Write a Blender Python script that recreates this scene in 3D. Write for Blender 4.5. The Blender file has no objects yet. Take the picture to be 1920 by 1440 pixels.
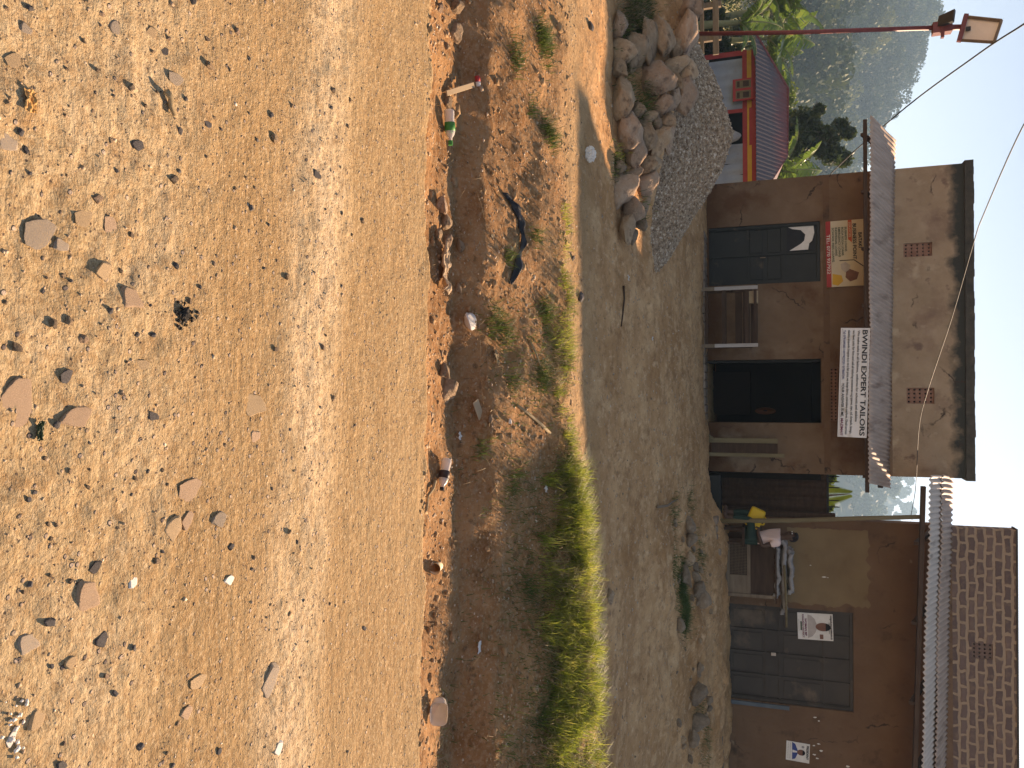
import bpy, bmesh, math, random
import numpy as np
from mathutils import Vector, Matrix, noise as mnoise, Quaternion
R = math.radians
rng = np.random.default_rng(7); random.seed(7)
S = bpy.context.scene; COL = S.collection

# ------------------------------------------------------------------ camera (held on its side), sky, sun, exposure
F = 1440.0; TH = R(18.25); ROLL = R(0.35); CAMZ = 1.6
fwd = Vector((0, math.cos(TH), -math.sin(TH))); upv = Vector((0, math.sin(TH), math.cos(TH))); rgt = Vector((1, 0, 0))
q = Quaternion(fwd, ROLL); upv = q @ upv; rgt = q @ rgt
cam = bpy.data.objects.new('camera', bpy.data.cameras.new('camera')); COL.objects.link(cam)
cam.data.sensor_width = 36; cam.data.lens = 36 * F / 1920; cam.data.clip_end = 5000; cam.data.clip_start = .05
m = Matrix.Identity(4)
for i in range(3):
    m[i][0] = upv[i]; m[i][1] = -rgt[i]; m[i][2] = -fwd[i]
m[2][3] = CAMZ
cam.matrix_world = m
S.camera = cam
SUN_AZ, SUN_EL = R(29.6), R(28.5)          # azimuth measured from straight ahead (+Y) towards +X
W = bpy.data.worlds.new('World'); S.world = W; W.use_nodes = True
nt = W.node_tree; sky = nt.nodes.new('ShaderNodeTexSky'); sky.sky_type = 'NISHITA'; sky.sun_disc = False
sky.sun_elevation = SUN_EL; sky.sun_rotation = SUN_AZ; sky.altitude = 1200; sky.air_density = 1.0; sky.dust_density = .8; sky.ozone_density = 2.0
bg = nt.nodes['Background']; bg.inputs[1].default_value = 0.075; nt.links.new(sky.outputs[0], bg.inputs[0])
sd = Vector((-math.sin(SUN_AZ) * math.cos(SUN_EL), -math.cos(SUN_AZ) * math.cos(SUN_EL), -math.sin(SUN_EL)))
sun = bpy.data.objects.new('sun', bpy.data.lights.new('sun', 'SUN')); COL.objects.link(sun)
sun.data.energy = 5.0; sun.data.angle = R(.55); sun.data.color = (1, .875, .69)
sun.rotation_euler = sd.to_track_quat('-Z', 'Y').to_euler(); sun.location = (20, 30, 40)
S.view_settings.view_transform = 'Standard'; S.view_settings.look = 'None'; S.view_settings.gamma = 1; S.view_settings.exposure = 1.40
S.view_settings.use_white_balance = True; S.view_settings.white_balance_temperature = 8600; S.view_settings.white_balance_tint = 24
S.cycles.max_bounces = 6; S.cycles.transparent_max_bounces = 8; S.cycles.volume_bounces = 0
S.cycles.sample_clamp_indirect = 4

# ------------------------------------------------------------------ pixel -> place helpers (u = across, v = up, in the upright photo)
def ray(u, v):
    return rgt * ((u - 720) / F) + upv * ((v - 960) / F) + fwd
def PY(u, v, Y):
    d = ray(u, v); t = Y / d.y
    return Vector((d.x * t, Y, CAMZ + d.z * t))
def px(v, Y):                              # metres per photo pixel at this row and distance
    return (Y / ray(720, v).y) / F

# ------------------------------------------------------------------ noise
_T = np.random.default_rng(3).random(65536)
def vnoise(x, y, seed=0):
    xi = np.floor(x).astype(np.int64); yi = np.floor(y).astype(np.int64); fx = x - xi; fy = y - yi
    fx = fx * fx * fx * (fx * (fx * 6 - 15) + 10); fy = fy * fy * fy * (fy * (fy * 6 - 15) + 10)
    def h(a, b): return _T[(a * 73856093 ^ b * 19349663 ^ (seed * 83492791)) & 65535]
    return (h(xi, yi) * (1 - fx) + h(xi + 1, yi) * fx) * (1 - fy) + (h(xi, yi + 1) * (1 - fx) + h(xi + 1, yi + 1) * fx) * fy * 1.0
def fbm(x, y, octv=4, seed=0, gain=.5):
    s = 0; a = 1; n = 0
    for k in range(octv):
        s = s + a * (vnoise(x * 2 ** k + 17.3 * k, y * 2 ** k - 9.1 * k, seed + k) - .5); n += a; a *= gain
    return s / n * 2
def sst(a, b, x):
    t = np.clip((x - a) / (b - a), 0, 1); return t * t * (3 - 2 * t)

# ------------------------------------------------------------------ terrain height
def road_edge(x): return 3.52 - .057 * x + .07 * fbm(x * 1.1, x * 0 + 3.1, 3, 5)
def crest_h(x): return np.interp(x, [-9, -1, 0.4, 1.5, 3, 6], [.06, .05, .09, .17, .30, .36])
def wear(x, y):
    yb = y + .115 * x + .07 * fbm(x * 1.1, y * 1.1, 3, 7)
    pale = np.exp(-((yb - 2.47) / .16) ** 2); track = sst(1.62, 1.95, yb) * (1 - sst(2.22, 2.4, yb)) + sst(2.58, 2.75, yb)
    return pale, np.clip(track, 0, 1)
def H(x, y, fine=True):
    x = np.asarray(x, float); y = np.asarray(y, float)
    ye = road_edge(x); t = y - ye
    pale, track = wear(x, y); road = .012 * fbm(x * .5, y * 1.8, 3, 1) + .006 * pale - .006 * track
    ch = crest_h(x)
    kt = np.array([-.3, 0, .10, .35, .75, 1.22, 1.42, 1.9, 2.35, 2.9, 3.6])
    base = np.array([0, -.01, -.09, -.25, -.34, -.33, -.18, -.07, 0, 0, 0])
    w = np.array([0, 0, 0, 0, 0, 0, .22, .6, 1, .85, .55])
    wob = .30 * fbm(x * 1.2, y * .6, 4, 9)
    tw = np.clip(t + np.where(t > .1, wob * sst(.1, .6, t), 0), -.3, 3.6)
    dz = np.interp(tw, kt, base) + np.interp(tw, kt, w) * ch
    yard = np.interp(y, [0, 6.5, 8, 13.5, 14.6, 17, 22, 34, 90], [.06, .09, .13, .44, .5, .56, -.2, -.6, -1.5]) + np.clip(x, 0, 4) * .022
    # ground drops away to the left of the buildings
    left = sst(-4.0, -6.5, x) * sst(10, 15, y)
    yard = yard - left * np.interp(y, [10, 16, 26], [0, .55, .5])
    bank = sst(1.9, 2.9, x) * (np.interp(y, [10.8, 12.2, 13.9, 14.2, 30], [0, .10, .24, .28, .25]))
    yard = yard + bank
    # earth under the stone pile
    pile = np.interp(x, [-7.5, -4.6, -3.6, -2.9, -2.2, -1.75], [1, 1, .95, .62, .3, 0])
    yard = yard + pile * np.interp(y, [7.9, 8.3, 8.7, 9.0, 9.3, 9.9], [0, .19, .42, .54, .52, .0])
    z = np.where(t < 0.0, road, dz + road * sst(.5, 0, t))
    k = sst(2.4, 3.6, t)
    z = z * (1 - k) + yard * k
    dm = sst(-.02, .15, t) * (1 - sst(2.3, 3.0, t))
    if fine:
        z = z + (1 - dm) * (.012 * fbm(x * 3, y * 3, 3, 21) + .009 * fbm(x * 13, y * 13, 3, 31) + .0055 * fbm(x * 42, y * 42, 2, 41)) * (1 - .55 * track * (t < 0))
        z = z + dm * (.075 * fbm(x * 1.5, y * 1.7, 3, 23) + .012 * fbm(x * 7, y * 9, 4, 33) + .007 * fbm(x * 28, y * 28, 2, 43))
        lip = np.exp(-((t + .02) / .05) ** 2); z = z + lip * .02 * fbm(x * 7, y * 3, 3, 51)
        k2 = sst(8.5, 11, y) * sst(1.2, 2.2, x); z = z + k2 * (.12 * fbm(x * 1.1, y * 1.5, 4, 61) + .04 * fbm(x * 4, y * 4, 3, 62))
        far = sst(6.3, 8, y); z = z + far * (.045 * fbm(x * .8, y * 1.2, 3, 71) + .022 * fbm(x * 3, y * 3, 3, 72))
    return z
def G(u, v, t1=60):
    d = ray(u, v); ts = np.geomspace(1.2, t1, 900)
    z = CAMZ + d.z * ts; hh = H(d.x * ts, d.y * ts)
    b = np.nonzero(z < hh)[0]
    i = b[0] if len(b) else len(ts) - 1
    t = ts[i]
    return Vector((d.x * t, d.y * t, float(hh[i])))
def hz(x, y): return float(H(np.array([x]), np.array([y]))[0])

# ------------------------------------------------------------------ materials
MATS = {}
def mat(name, ramp, *a_, cracks=None, **k_):
    return mat_(name, ramp, *a_, cracks=cracks, **k_)
def mat_(name, ramp, scale=5, detail=6, rough=.9, bump=.3, bscale=40, bdist=.01, stretch=(1, 1, 1), var=0, metallic=0, stains=(), spec=.25, transl=0, zstain=None, bstretch=None, cracks=None):
    M = bpy.data.materials.new(name); M.use_nodes = True; n = M.node_tree.nodes; L = M.node_tree.links
    b = n['Principled BSDF']; b.inputs['Roughness'].default_value = rough; b.inputs['Metallic'].default_value = metallic
    b.inputs['Specular IOR Level'].default_value = spec
    tc = n.new('ShaderNodeTexCoord'); mp = n.new('ShaderNodeMapping'); L.new(tc.outputs['Object'], mp.inputs[0]); mp.inputs['Scale'].default_value = stretch
    def noi(sc, det=6, src=mp, ro=.6):
        t = n.new('ShaderNodeTexNoise'); t.inputs['Scale'].default_value = sc; t.inputs['Detail'].default_value = det; t.inputs['Roughness'].default_value = ro
        L.new(src.outputs[0], t.inputs['Vector']); return t
    t = noi(scale, detail); cr = n.new('ShaderNodeValToRGB'); L.new(t.outputs['Fac'], cr.inputs[0])
    while len(cr.color_ramp.elements) < len(ramp): cr.color_ramp.elements.new(.5)
    for e, (p, c) in zip(cr.color_ramp.elements, ramp): e.position = p; e.color = (*c, 1)
    col = cr.outputs[0]
    def mix(fac, a, c):
        x = n.new('ShaderNodeMix'); x.data_type = 'RGBA'; L.new(fac, x.inputs['Factor']); L.new(a, x.inputs['A'])
        if hasattr(c, 'is_output'): L.new(c, x.inputs['B'])
        else: x.inputs['B'].default_value = (*c, 1)
        return x.outputs['Result']
    def rampf(src, lo, hi):
        r = n.new('ShaderNodeMapRange'); L.new(src, r.inputs[0]); r.inputs[1].default_value = lo; r.inputs[2].default_value = hi; return r.outputs[0]
    for (c, sc, lo, hi) in stains: col = mix(rampf(noi(sc, 7).outputs['Fac'], lo, hi), col, c)
    if zstain:                              # moss / dirt with an irregular edge: (colour, z_clear, z_full, wobble, noise scale)
        for (c, za, zb, wo, sc) in zstain:
            sp = n.new('ShaderNodeSeparateXYZ'); L.new(tc.outputs['Object'], sp.inputs[0])
            ma = n.new('ShaderNodeMath'); ma.operation = 'MULTIPLY_ADD'; L.new(noi(sc, 7, tc if False else mp).outputs['Fac'], ma.inputs[0]); ma.inputs[1].default_value = wo; L.new(sp.outputs['Z'], ma.inputs[2])
            col = mix(rampf(ma.outputs[0], za + wo * .5, zb + wo * .5), col, c)
    if cracks:
        w_ = noi(3, 5); va = n.new('ShaderNodeVectorMath'); va.operation = 'MULTIPLY_ADD'; L.new(w_.outputs['Color'], va.inputs[0]); va.inputs[1].default_value = (.35, .35, .35); L.new(tc.outputs['Object'], va.inputs[2])
        vo = n.new('ShaderNodeTexVoronoi'); vo.feature = 'DISTANCE_TO_EDGE'; vo.inputs['Scale'].default_value = cracks; L.new(va.outputs[0], vo.inputs['Vector'])
        mk = n.new('ShaderNodeMath'); mk.operation = 'MULTIPLY'; L.new(rampf(vo.outputs['Distance'], .012, .003), mk.inputs[0]); L.new(rampf(noi(1.3, 3).outputs['Fac'], .52, .60), mk.inputs[1]); col = mix(mk.outputs[0], col, (.05, .03, .02))
    if var:
        oi = n.new('ShaderNodeObjectInfo'); hs = n.new('ShaderNodeHueSaturation'); L.new(col, hs.inputs['Color'])
        r = n.new('ShaderNodeMapRange'); L.new(oi.outputs['Random'], r.inputs[0]); r.inputs[3].default_value = 1 - var; r.inputs[4].default_value = 1 + var; L.new(r.outputs[0], hs.inputs['Value']); col = hs.outputs[0]
    L.new(col, b.inputs['Base Color'])
    if bump:
        bm_ = n.new('ShaderNodeBump'); bm_.inputs['Strength'].default_value = bump; bm_.inputs['Distance'].default_value = bdist
        src = mp
        if bstretch: src = n.new('ShaderNodeMapping'); src.inputs['Scale'].default_value = bstretch; L.new(tc.outputs['Object'], src.inputs[0])
        L.new(noi(bscale, 8, src, .65).outputs['Fac'], bm_.inputs['Height']); L.new(bm_.outputs[0], b.inputs['Normal'])
    if transl:
        tr = n.new('ShaderNodeBsdfTranslucent'); L.new(col, tr.inputs[0]); ms = n.new('ShaderNodeMixShader'); ms.inputs[0].default_value = transl
        L.new(b.outputs[0], ms.inputs[1]); L.new(tr.outputs[0], ms.inputs[2]); L.new(ms.outputs[0], n['Material Output'].inputs[0])
    MATS[name] = M; return M

def ground_material():
    M = bpy.data.materials.new('dirt'); M.use_nodes = True; n = M.node_tree.nodes; L = M.node_tree.links
    b = n['Principled BSDF']; b.inputs['Roughness'].default_value = .95; b.inputs['Specular IOR Level'].default_value = .12
    tc = n.new('ShaderNodeTexCoord')
    def mp(s):
        x = n.new('ShaderNodeMapping'); x.inputs['Scale'].default_value = s; L.new(tc.outputs['Object'], x.inputs[0]); return x.outputs[0]
    def noi(sc, det=6, st=(1, 1, 1), ro=.6):
        t = n.new('ShaderNodeTexNoise'); t.inputs['Scale'].default_value = sc; t.inputs['Detail'].default_value = det; t.inputs['Roughness'].default_value = ro; L.new(mp(st), t.inputs['Vector']); return t.outputs['Fac']
    def rf(src, lo, hi, a=0, c=1):
        r = n.new('ShaderNodeMapRange'); L.new(src, r.inputs[0]); r.inputs[1].default_value = lo; r.inputs[2].default_value = hi; r.inputs[3].default_value = a; r.inputs[4].default_value = c; return r.outputs[0]
    def mix(f, a, c, mode='MIX'):
        x = n.new('ShaderNodeMix'); x.data_type = 'RGBA'; x.blend_type = mode
        if hasattr(f, 'is_output'): L.new(f, x.inputs['Factor'])
        else: x.inputs['Factor'].default_value = f
        for k, v in (('A', a), ('B', c)):
            if hasattr(v, 'is_output'): L.new(v, x.inputs[k])
            else: x.inputs[k].default_value = (*v, 1)
        return x.outputs['Result']
    at = n.new('ShaderNodeAttribute'); at.attribute_name = 'soil'; sp = n.new('ShaderNodeSeparateColor'); L.new(at.outputs['Color'], sp.inputs[0])
    aw_ = n.new('ShaderNodeAttribute'); aw_.attribute_name = 'wear'; sw = n.new('ShaderNodeSeparateColor'); L.new(aw_.outputs['Color'], sw.inputs[0])
    def mul(a, c):
        x = n.new('ShaderNodeMath'); x.operation = 'MULTIPLY'; L.new(a, x.inputs[0])
        if hasattr(c, 'is_output'): L.new(c, x.inputs[1])
        else: x.inputs[1].default_value = c
        return x.outputs[0]
    base = mix(rf(noi(1.6, 6), .35, .65), (.43, .305, .165), (.52, .395, .24))
    base = mix(rf(noi(5, 7), .50, .66, 0, .6), base, (.60, .46, .29))
    base = mix(rf(noi(11, 7), .55, .70, 0, .6), base, (.33, .19, .09))
    base = mix(mul(sw.outputs[1], .95), base, mix(rf(noi(3, 6, (.4, 1.6, 1)), .35, .65), (.36, .228, .108), (.42, .285, .148)))
    base = mix(mul(sw.outputs[0], rf(noi(4, 7, (.5, 1.3, 1)), .36, .58)), base, (.66, .50, .32))
    base = mix(rf(noi(1.9, 3), .66, .75, 0, .4), base, (.47, .235, .105))
    base = mix(rf(noi(12, 6, (.12, 3.5, 1)), .56, .7, 0, .4), base, (.52, .37, .215))
    base = mix(rf(noi(70, 4), .60, .72, 0, .45), base, (.60, .45, .30))
    base = mix(rf(noi(48, 5, (1, 1, 1), .7), .44, .60, .0, .55), base, (.31, .18, .082))
    base = mix(rf(noi(62, 5, (1, 1.3, 1), .7), .54, .66, 0, .65), base, (.68, .52, .33))
    base = mix(rf(noi(105, 3), .60, .70, 0, .75), base, (.17, .105, .06))
    v2 = n.new('ShaderNodeTexVoronoi'); v2.inputs['Scale'].default_value = 75; L.new(mp((1, 1, .2)), v2.inputs['Vector']); r2 = n.new('ShaderNodeSeparateColor'); L.new(v2.outputs['Color'], r2.inputs[0])
    base = mix(mul(rf(v2.outputs['Distance'], .30, .18), rf(r2.outputs[1], .78, .82)), base, (.12, .085, .065))
    vo = n.new('ShaderNodeTexVoronoi'); vo.inputs['Scale'].default_value = 34; L.new(mp((1, 1, .2)), vo.inputs['Vector'])
    rnd = n.new('ShaderNodeSeparateColor'); L.new(vo.outputs['Color'], rnd.inputs[0])
    sel = n.new('ShaderNodeMath'); sel.operation = 'MULTIPLY'; L.new(rf(vo.outputs['Distance'], .26, .16), sel.inputs[0]); L.new(rf(rnd.outputs[0], .70, .74), sel.inputs[1])
    base = mix(sel.outputs[0], base, mix(rnd.outputs[1], (.16, .125, .11), (.56, .44, .34)))    # grit of many kinds
    ditch = mix(rf(noi(4, 6), .35, .65), (.26, .12, .045), (.42, .225, .10))
    ditch = mix(rf(noi(26, 6), .5, .7, 0, .7), ditch, (.42, .275, .155))
    ditch = mix(rf(noi(40, 5, (1, 1, 1), .7), .52, .66, 0, .6), ditch, (.45, .31, .19)); ditch = mix(rf(noi(17, 6), .58, .7, 0, .6), ditch, (.085, .052, .028))
    yard = mix(rf(noi(.9, 8, (1, .8, 1), .68), .38, .62), (.44, .218, .088), (.66, .375, .178))
    yard = mix(rf(noi(3.2, 8, (1, .7, 1), .7), .50, .64, 0, .6), yard, (.78, .49, .26)); yard = mix(rf(noi(2.6, 8, (1.2, .6, 1), .72), .53, .66, 0, .6), yard, (.30, .145, .058))
    yard = mix(rf(noi(8, 7, (1, .6, 1), .72), .52, .64, 0, .7), yard, (.32, .158, .068)); yard = mix(rf(noi(10, 7, (1, .5, 1), .72), .55, .66, 0, .6), yard, (.80, .53, .31))
    col = mix(sp.outputs[0], base, ditch); col = mix(sp.outputs[1], col, yard)
    col = mix(sp.outputs[2], col, (.13, .17, .05))
    L.new(col, b.inputs['Base Color'])
    h1 = noi(22, 9, (1, 1, 1), .7); h2 = noi(9, 8, (.25, 2.2, 1), .7); h3 = noi(160, 3)
    ad = n.new('ShaderNodeMath'); ad.operation = 'ADD'; L.new(h1, ad.inputs[0]); ml = n.new('ShaderNodeMath'); ml.operation = 'MULTIPLY'; ml.inputs[1].default_value = .6; L.new(h2, ml.inputs[0]); L.new(ml.outputs[0], ad.inputs[1])
    a2 = n.new('ShaderNodeMath'); a2.operation = 'MULTIPLY_ADD'; L.new(h3, a2.inputs[0]); a2.inputs[1].default_value = .22; L.new(ad.outputs[0], a2.inputs[2])
    a3 = n.new('ShaderNodeMath'); a3.operation = 'MULTIPLY_ADD'; L.new(sel.outputs[0], a3.inputs[0]); a3.inputs[1].default_value = .5; L.new(a2.outputs[0], a3.inputs[2])
    bu = n.new('ShaderNodeBump'); bu.inputs['Strength'].default_value = 1; bu.inputs['Distance'].default_value = .022; L.new(a3.outputs[0], bu.inputs['Height']); L.new(bu.outputs[0], b.inputs['Normal'])
    return M
DIRT = ground_material()

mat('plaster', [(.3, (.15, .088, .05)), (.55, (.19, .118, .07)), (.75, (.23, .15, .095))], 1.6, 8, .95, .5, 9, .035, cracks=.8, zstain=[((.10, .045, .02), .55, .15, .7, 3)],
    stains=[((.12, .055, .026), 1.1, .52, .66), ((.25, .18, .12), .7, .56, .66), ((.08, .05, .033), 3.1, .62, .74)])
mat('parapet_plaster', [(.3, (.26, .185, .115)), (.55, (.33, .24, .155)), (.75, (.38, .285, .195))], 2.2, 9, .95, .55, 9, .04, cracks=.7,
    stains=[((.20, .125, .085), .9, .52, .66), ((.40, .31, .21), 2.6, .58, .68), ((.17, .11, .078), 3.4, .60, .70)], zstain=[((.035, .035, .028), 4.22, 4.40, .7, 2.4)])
mat('tan_plaster', [(.3, (.18, .12, .062)), (.7, (.23, .16, .086))], 1.5, 8, .95, .3, 30, .01, stains=[((.15, .09, .045), 1.7, .6, .72), ((.11, .07, .045), 5, .66, .76)])
mat('brown_plaster', [(.3, (.13, .070, .038)), (.6, (.17, .098, .056)), (.8, (.20, .125, .078))], 1.2, 8, .95, .5, 9, .035, cracks=.7, stains=[((.07, .038, .022), 2.1, .55, .72), ((.24, .17, .11), 2.6, .68, .74)])
mat('cement', [(.3, (.22, .155, .105)), (.7, (.31, .225, .16))], 3, 8, .95, .4, 40, .012, stains=[((.13, .10, .07), 2, .55, .7)])
mat('mossy_cap', [(.3, (.03, .03, .024)), (.6, (.07, .06, .045)), (.8, (.16, .13, .10))], 5, 8, .95, .6, 20, .03)
mat('terracotta', [(.3, (.21, .10, .065)), (.7, (.29, .165, .115))], 8, 6, .9, .3, 50, .005)
mat('iron_sheet', [(.3, (.39, .275, .205)), (.6, (.49, .36, .275)), (.8, (.57, .43, .335))], 2.5, 8, .75, .1, 30, .004, stretch=(3, .5, 1), metallic=0,
    stains=[((.20, .125, .085), 1.6, .56, .74)], spec=.4)
mat('pale_iron_sheet', [(.3, (.50, .405, .32)), (.7, (.60, .49, .395))], 2, 8, .7, .08, 30, .004, stretch=(3, .5, 1), metallic=0, stains=[((.30, .22, .16), 2.2, .60, .72)], spec=.5)
mat('red_iron_sheet', [(.3, (.17, .042, .035)), (.6, (.22, .062, .05)), (.8, (.26, .09, .072))], 3, 7, .6, .1, 30, .004, stretch=(4, .6, .6),
    zstain=[((.10, .075, .075), 2.95, 2.55, .6, 1.6)], spec=.4)
mat('dark_green_metal', [(.3, (.009, .010, .008)), (.7, (.017, .018, .014))], 4, 7, .55, .15, 30, .004, stains=[((.09, .06, .04), 3, .62, .75)], spec=.35)
mat('grey_blue_metal', [(.3, (.042, .033, .026)), (.7, (.063, .049, .038))], 2, 8, .6, .15, 30, .004, stains=[((.17, .12, .08), 1.4, .55, .72)], spec=.3)
mat('dark_wood', [(.3, (.045, .023, .013)), (.7, (.08, .045, .027))], 5, 7, .85, .3, 30, .005, stretch=(.5, 3, 3))
mat('grey_wood', [(.3, (.15, .105, .07)), (.7, (.23, .17, .115))], 5, 7, .9, .35, 30, .006, stretch=(.6, 3, 3))
mat('pale_wood', [(.3, (.34, .30, .26)), (.7, (.45, .40, .36))], 5, 7, .8, .3, 30, .004, stretch=(3, 3, .6))
mat('olive_wood', [(.3, (.15, .115, .06)), (.7, (.21, .165, .09))], 4, 7, .85, .3, 30, .005, stretch=(3, 3, .5))
mat('interior', [(.3, (.010, .007, .005)), (.7, (.016, .011, .008))], 2, 5, .95, 0)  # near-black: the dark of unlit rooms is put into this colour
mat('stone_tan', [(.3, (.38, .25, .145)), (.55, (.48, .33, .205)), (.75, (.57, .42, .28))], 2.2, 9, .95, .8, 9, .05, var=.2, stains=[((.17, .11, .065), 1.6, .54, .68), ((.50, .38, .26), 5, .62, .7)])
mat('stone_pink', [(.3, (.41, .27, .175)), (.6, (.50, .345, .235)), (.8, (.58, .43, .31))], 3, 9, .95, .8, 10, .05, var=.18, stains=[((.20, .13, .09), 1.8, .55, .7), ((.50, .40, .30), 6, .62, .7)])
mat('stone_grey', [(.3, (.24, .165, .105)), (.6, (.34, .245, .165)), (.8, (.45, .34, .24))], 3, 9, .95, .8, 11, .04, var=.2)
mat('road_tan', [(.3, (.38, .26, .145)), (.55, (.47, .33, .195)), (.75, (.55, .41, .26))], 22, 9, .95, .6, 60, .008, var=.14, stains=[((.36, .24, .13), 14, .56, .7)])
mat('road_pink', [(.3, (.38, .255, .165)), (.6, (.46, .32, .215)), (.8, (.54, .40, .29))], 22, 9, .95, .6, 60, .008, var=.12, stains=[((.40, .26, .15), 14, .56, .7)])
mat('road_grey', [(.3, (.25, .20, .155)), (.6, (.37, .30, .23)), (.8, (.50, .41, .31))], 26, 9, .95, .6, 70, .008, var=.2, stains=[((.47, .33, .19), 12, .54, .66)])
mat('clod', [(.3, (.26, .145, .065)), (.6, (.37, .23, .12)), (.8, (.46, .31, .18))], 12, 7, .95, .5, 50, .01)
mat('stone_dark', [(.3, (.055, .05, .05)), (.7, (.13, .115, .105))], 6, 8, .85, .5, 24, .01, var=.25)
mat('stone_white', [(.3, (.60, .55, .48)), (.7, (.78, .73, .66))], 6, 8, .7, .3, 24, .008, var=.1)
mat('gravel_mix', [(.3, (.12, .078, .046)), (.42, (.32, .222, .143)), (.58, (.47, .342, .228)), (.68, (.72, .60, .46))], 22, 2, .9, .3, 60, .01)
mat('dark_clay', [(.3, (.12, .075, .058)), (.7, (.17, .11, .088))], 8, 6, .9, .3, 50, .005)
mat('white_board', [(.3, (.68, .65, .60)), (.7, (.78, .75, .70))], 2, 6, .6, 0, stains=[((.50, .42, .32), 3.5, .60, .78)])
mat('cream_board', [(.3, (.56, .49, .36)), (.7, (.66, .58, .44))], 2, 5, .6, 0, stains=[((.34, .36, .30), 1.5, .58, .8)])
mat('black_ink', [(.3, (.012, .012, .014)), (.7, (.02, .02, .022))], 5, 2, .6, 0)
mat('blue_ink', [(.3, (.03, .05, .16)), (.7, (.04, .06, .19))], 5, 2, .6, 0)
mat('green_ink', [(.3, (.05, .08, .05)), (.7, (.07, .10, .06))], 5, 2, .6, 0)
mat('red_paint', [(.3, (.36, .03, .03)), (.7, (.45, .05, .045))], 4, 6, .6, .05, 30, .003, stains=[((.20, .02, .02), 2, .6, .8)])
mat('orange_red', [(.3, (.50, .09, .03)), (.7, (.58, .12, .04))], 4, 6, .6, 0)
mat('yellow_paint', [(.3, (.60, .33, .03)), (.7, (.68, .40, .05))], 4, 6, .6, .05, 30, .003, stains=[((.40, .2, .02), 2, .6, .8)])
mat('rust_red_metal', [(.3, (.14, .022, .02)), (.7, (.21, .04, .03))], 8, 6, .5, .1, 30, .003, spec=.4)
mat('hut_grey', [(.3, (.25, .285, .34)), (.7, (.34, .375, .43))], 2, 7, .6, .05, 30, .003, stains=[((.28, .25, .24), 1.7, .6, .75)])
mat('dusty_blue', [(.3, (.07, .095, .11)), (.7, (.11, .135, .15))], 4, 6, .7, .1)
mat('black_metal', [(.3, (.012, .014, .013)), (.7, (.03, .03, .028))], 5, 5, .5, .05, 30, .003)
mat('panel_back', [(.3, (.70, .68, .66)), (.7, (.78, .76, .74))], 3, 5, .6, 0)
mat('cable_black', [(.3, (.008, .008, .009)), (.7, (.016, .016, .018))], 30, 3, .6, 0)
mat('grey_cloth', [(.3, (.22, .21, .20)), (.6, (.33, .315, .30)), (.8, (.42, .40, .38))], 5, 7, .95, .5, 20, .02)
mat('grass_blade', [(.3, (.13, .17, .02)), (.5, (.27, .32, .045)), (.66, (.50, .46, .12))], 8, 4, .5, 0, transl=.55, spec=.3)
mat('weed_blade', [(.3, (.05, .085, .018)), (.6, (.10, .14, .03)), (.8, (.22, .20, .08))], 6, 4, .6, 0, transl=.4)
mat('straw', [(.3, (.28, .20, .11)), (.6, (.42, .32, .19)), (.8, (.52, .42, .27))], 8, 4, .8, 0, transl=.25)
mat('banana_leaf', [(.3, (.075, .14, .025)), (.55, (.13, .21, .04)), (.8, (.24, .28, .08))], 1.6, 5, .35, .15, 14, .02, transl=.42, spec=.5)
mat('banana_stem', [(.3, (.16, .17, .08)), (.7, (.28, .26, .14))], 4, 6, .8, .3, 20, .01)
mat('tree_leaf', [(.3, (.028, .048, .014)), (.55, (.055, .08, .022)), (.8, (.11, .12, .04))], 1.6, 4, .38, 0, transl=.4, spec=.55)
mat('bright_leaf', [(.3, (.06, .10, .015)), (.55, (.11, .16, .025)), (.8, (.20, .22, .05))], 1.3, 4, .5, 0, transl=.4)
mat('hill_leaf', [(.32, (.010, .022, .010)), (.46, (.030, .050, .018)), (.56, (.085, .11, .035)), (.68, (.26, .25, .09))], .035, 7, .7, 0, transl=.12)
mat('hill_soil', [(.3, (.035, .05, .02)), (.6, (.06, .075, .03)), (.8, (.15, .11, .06))], .03, 6, .95, .3, .6, .6)
mat('bark', [(.3, (.13, .10, .075)), (.7, (.23, .19, .15))], 4, 7, .95, .5, 20, .03, stretch=(3, 3, .6))
mat('skin', [(.3, (.075, .038, .024)), (.7, (.095, .05, .032))], 5, 3, .55, .05, 40, .002)
mat('hair', [(.3, (.012, .009, .010)), (.7, (.022, .016, .018))], 40, 4, .9, .6, 80, .01)
mat('pink_shirt', [(.3, (.74, .54, .47)), (.7, (.82, .62, .55))], 5, 4, .9, .3, 18, .01)
mat('dark_trousers', [(.3, (.012, .030, .022)), (.7, (.02, .045, .032))], 5, 4, .9, .3, 18, .01)
mat('yellow_plastic', [(.3, (.60, .36, .02)), (.7, (.68, .43, .03))], 3, 5, .5, .05, 30, .004, stains=[((.42, .24, .02), 3, .62, .75)])
mat('orange_plastic', [(.3, (.11, .035, .009)), (.7, (.13, .042, .010))], 3, 4, .5, 0)
mat('black_plastic', [(.3, (.008, .008, .009)), (.7, (.018, .018, .02))], 6, 5, .45, .3, 24, .01, spec=.35)
mat('white_paper', [(.3, (.66, .63, .57)), (.7, (.78, .75, .69))], 9, 5, .8, .4, 40, .01)
mat('cream_plastic', [(.3, (.64, .54, .36)), (.7, (.74, .65, .47))], 9, 5, .6, .05, 30, .003)
mat('cardboard', [(.3, (.36, .25, .15)), (.7, (.46, .34, .21))], 6, 5, .9, .2, 30, .004)
mat('brown_sack', [(.3, (.36, .25, .155)), (.7, (.48, .36, .24))], 6, 7, .9, .6, 22, .02)
mat('green_label', [(.3, (.03, .20, .04)), (.7, (.045, .26, .055))], 6, 4, .5, 0)
mat('dark_label', [(.3, (.035, .02, .018)), (.7, (.07, .04, .035))], 14, 4, .5, 0)
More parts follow.
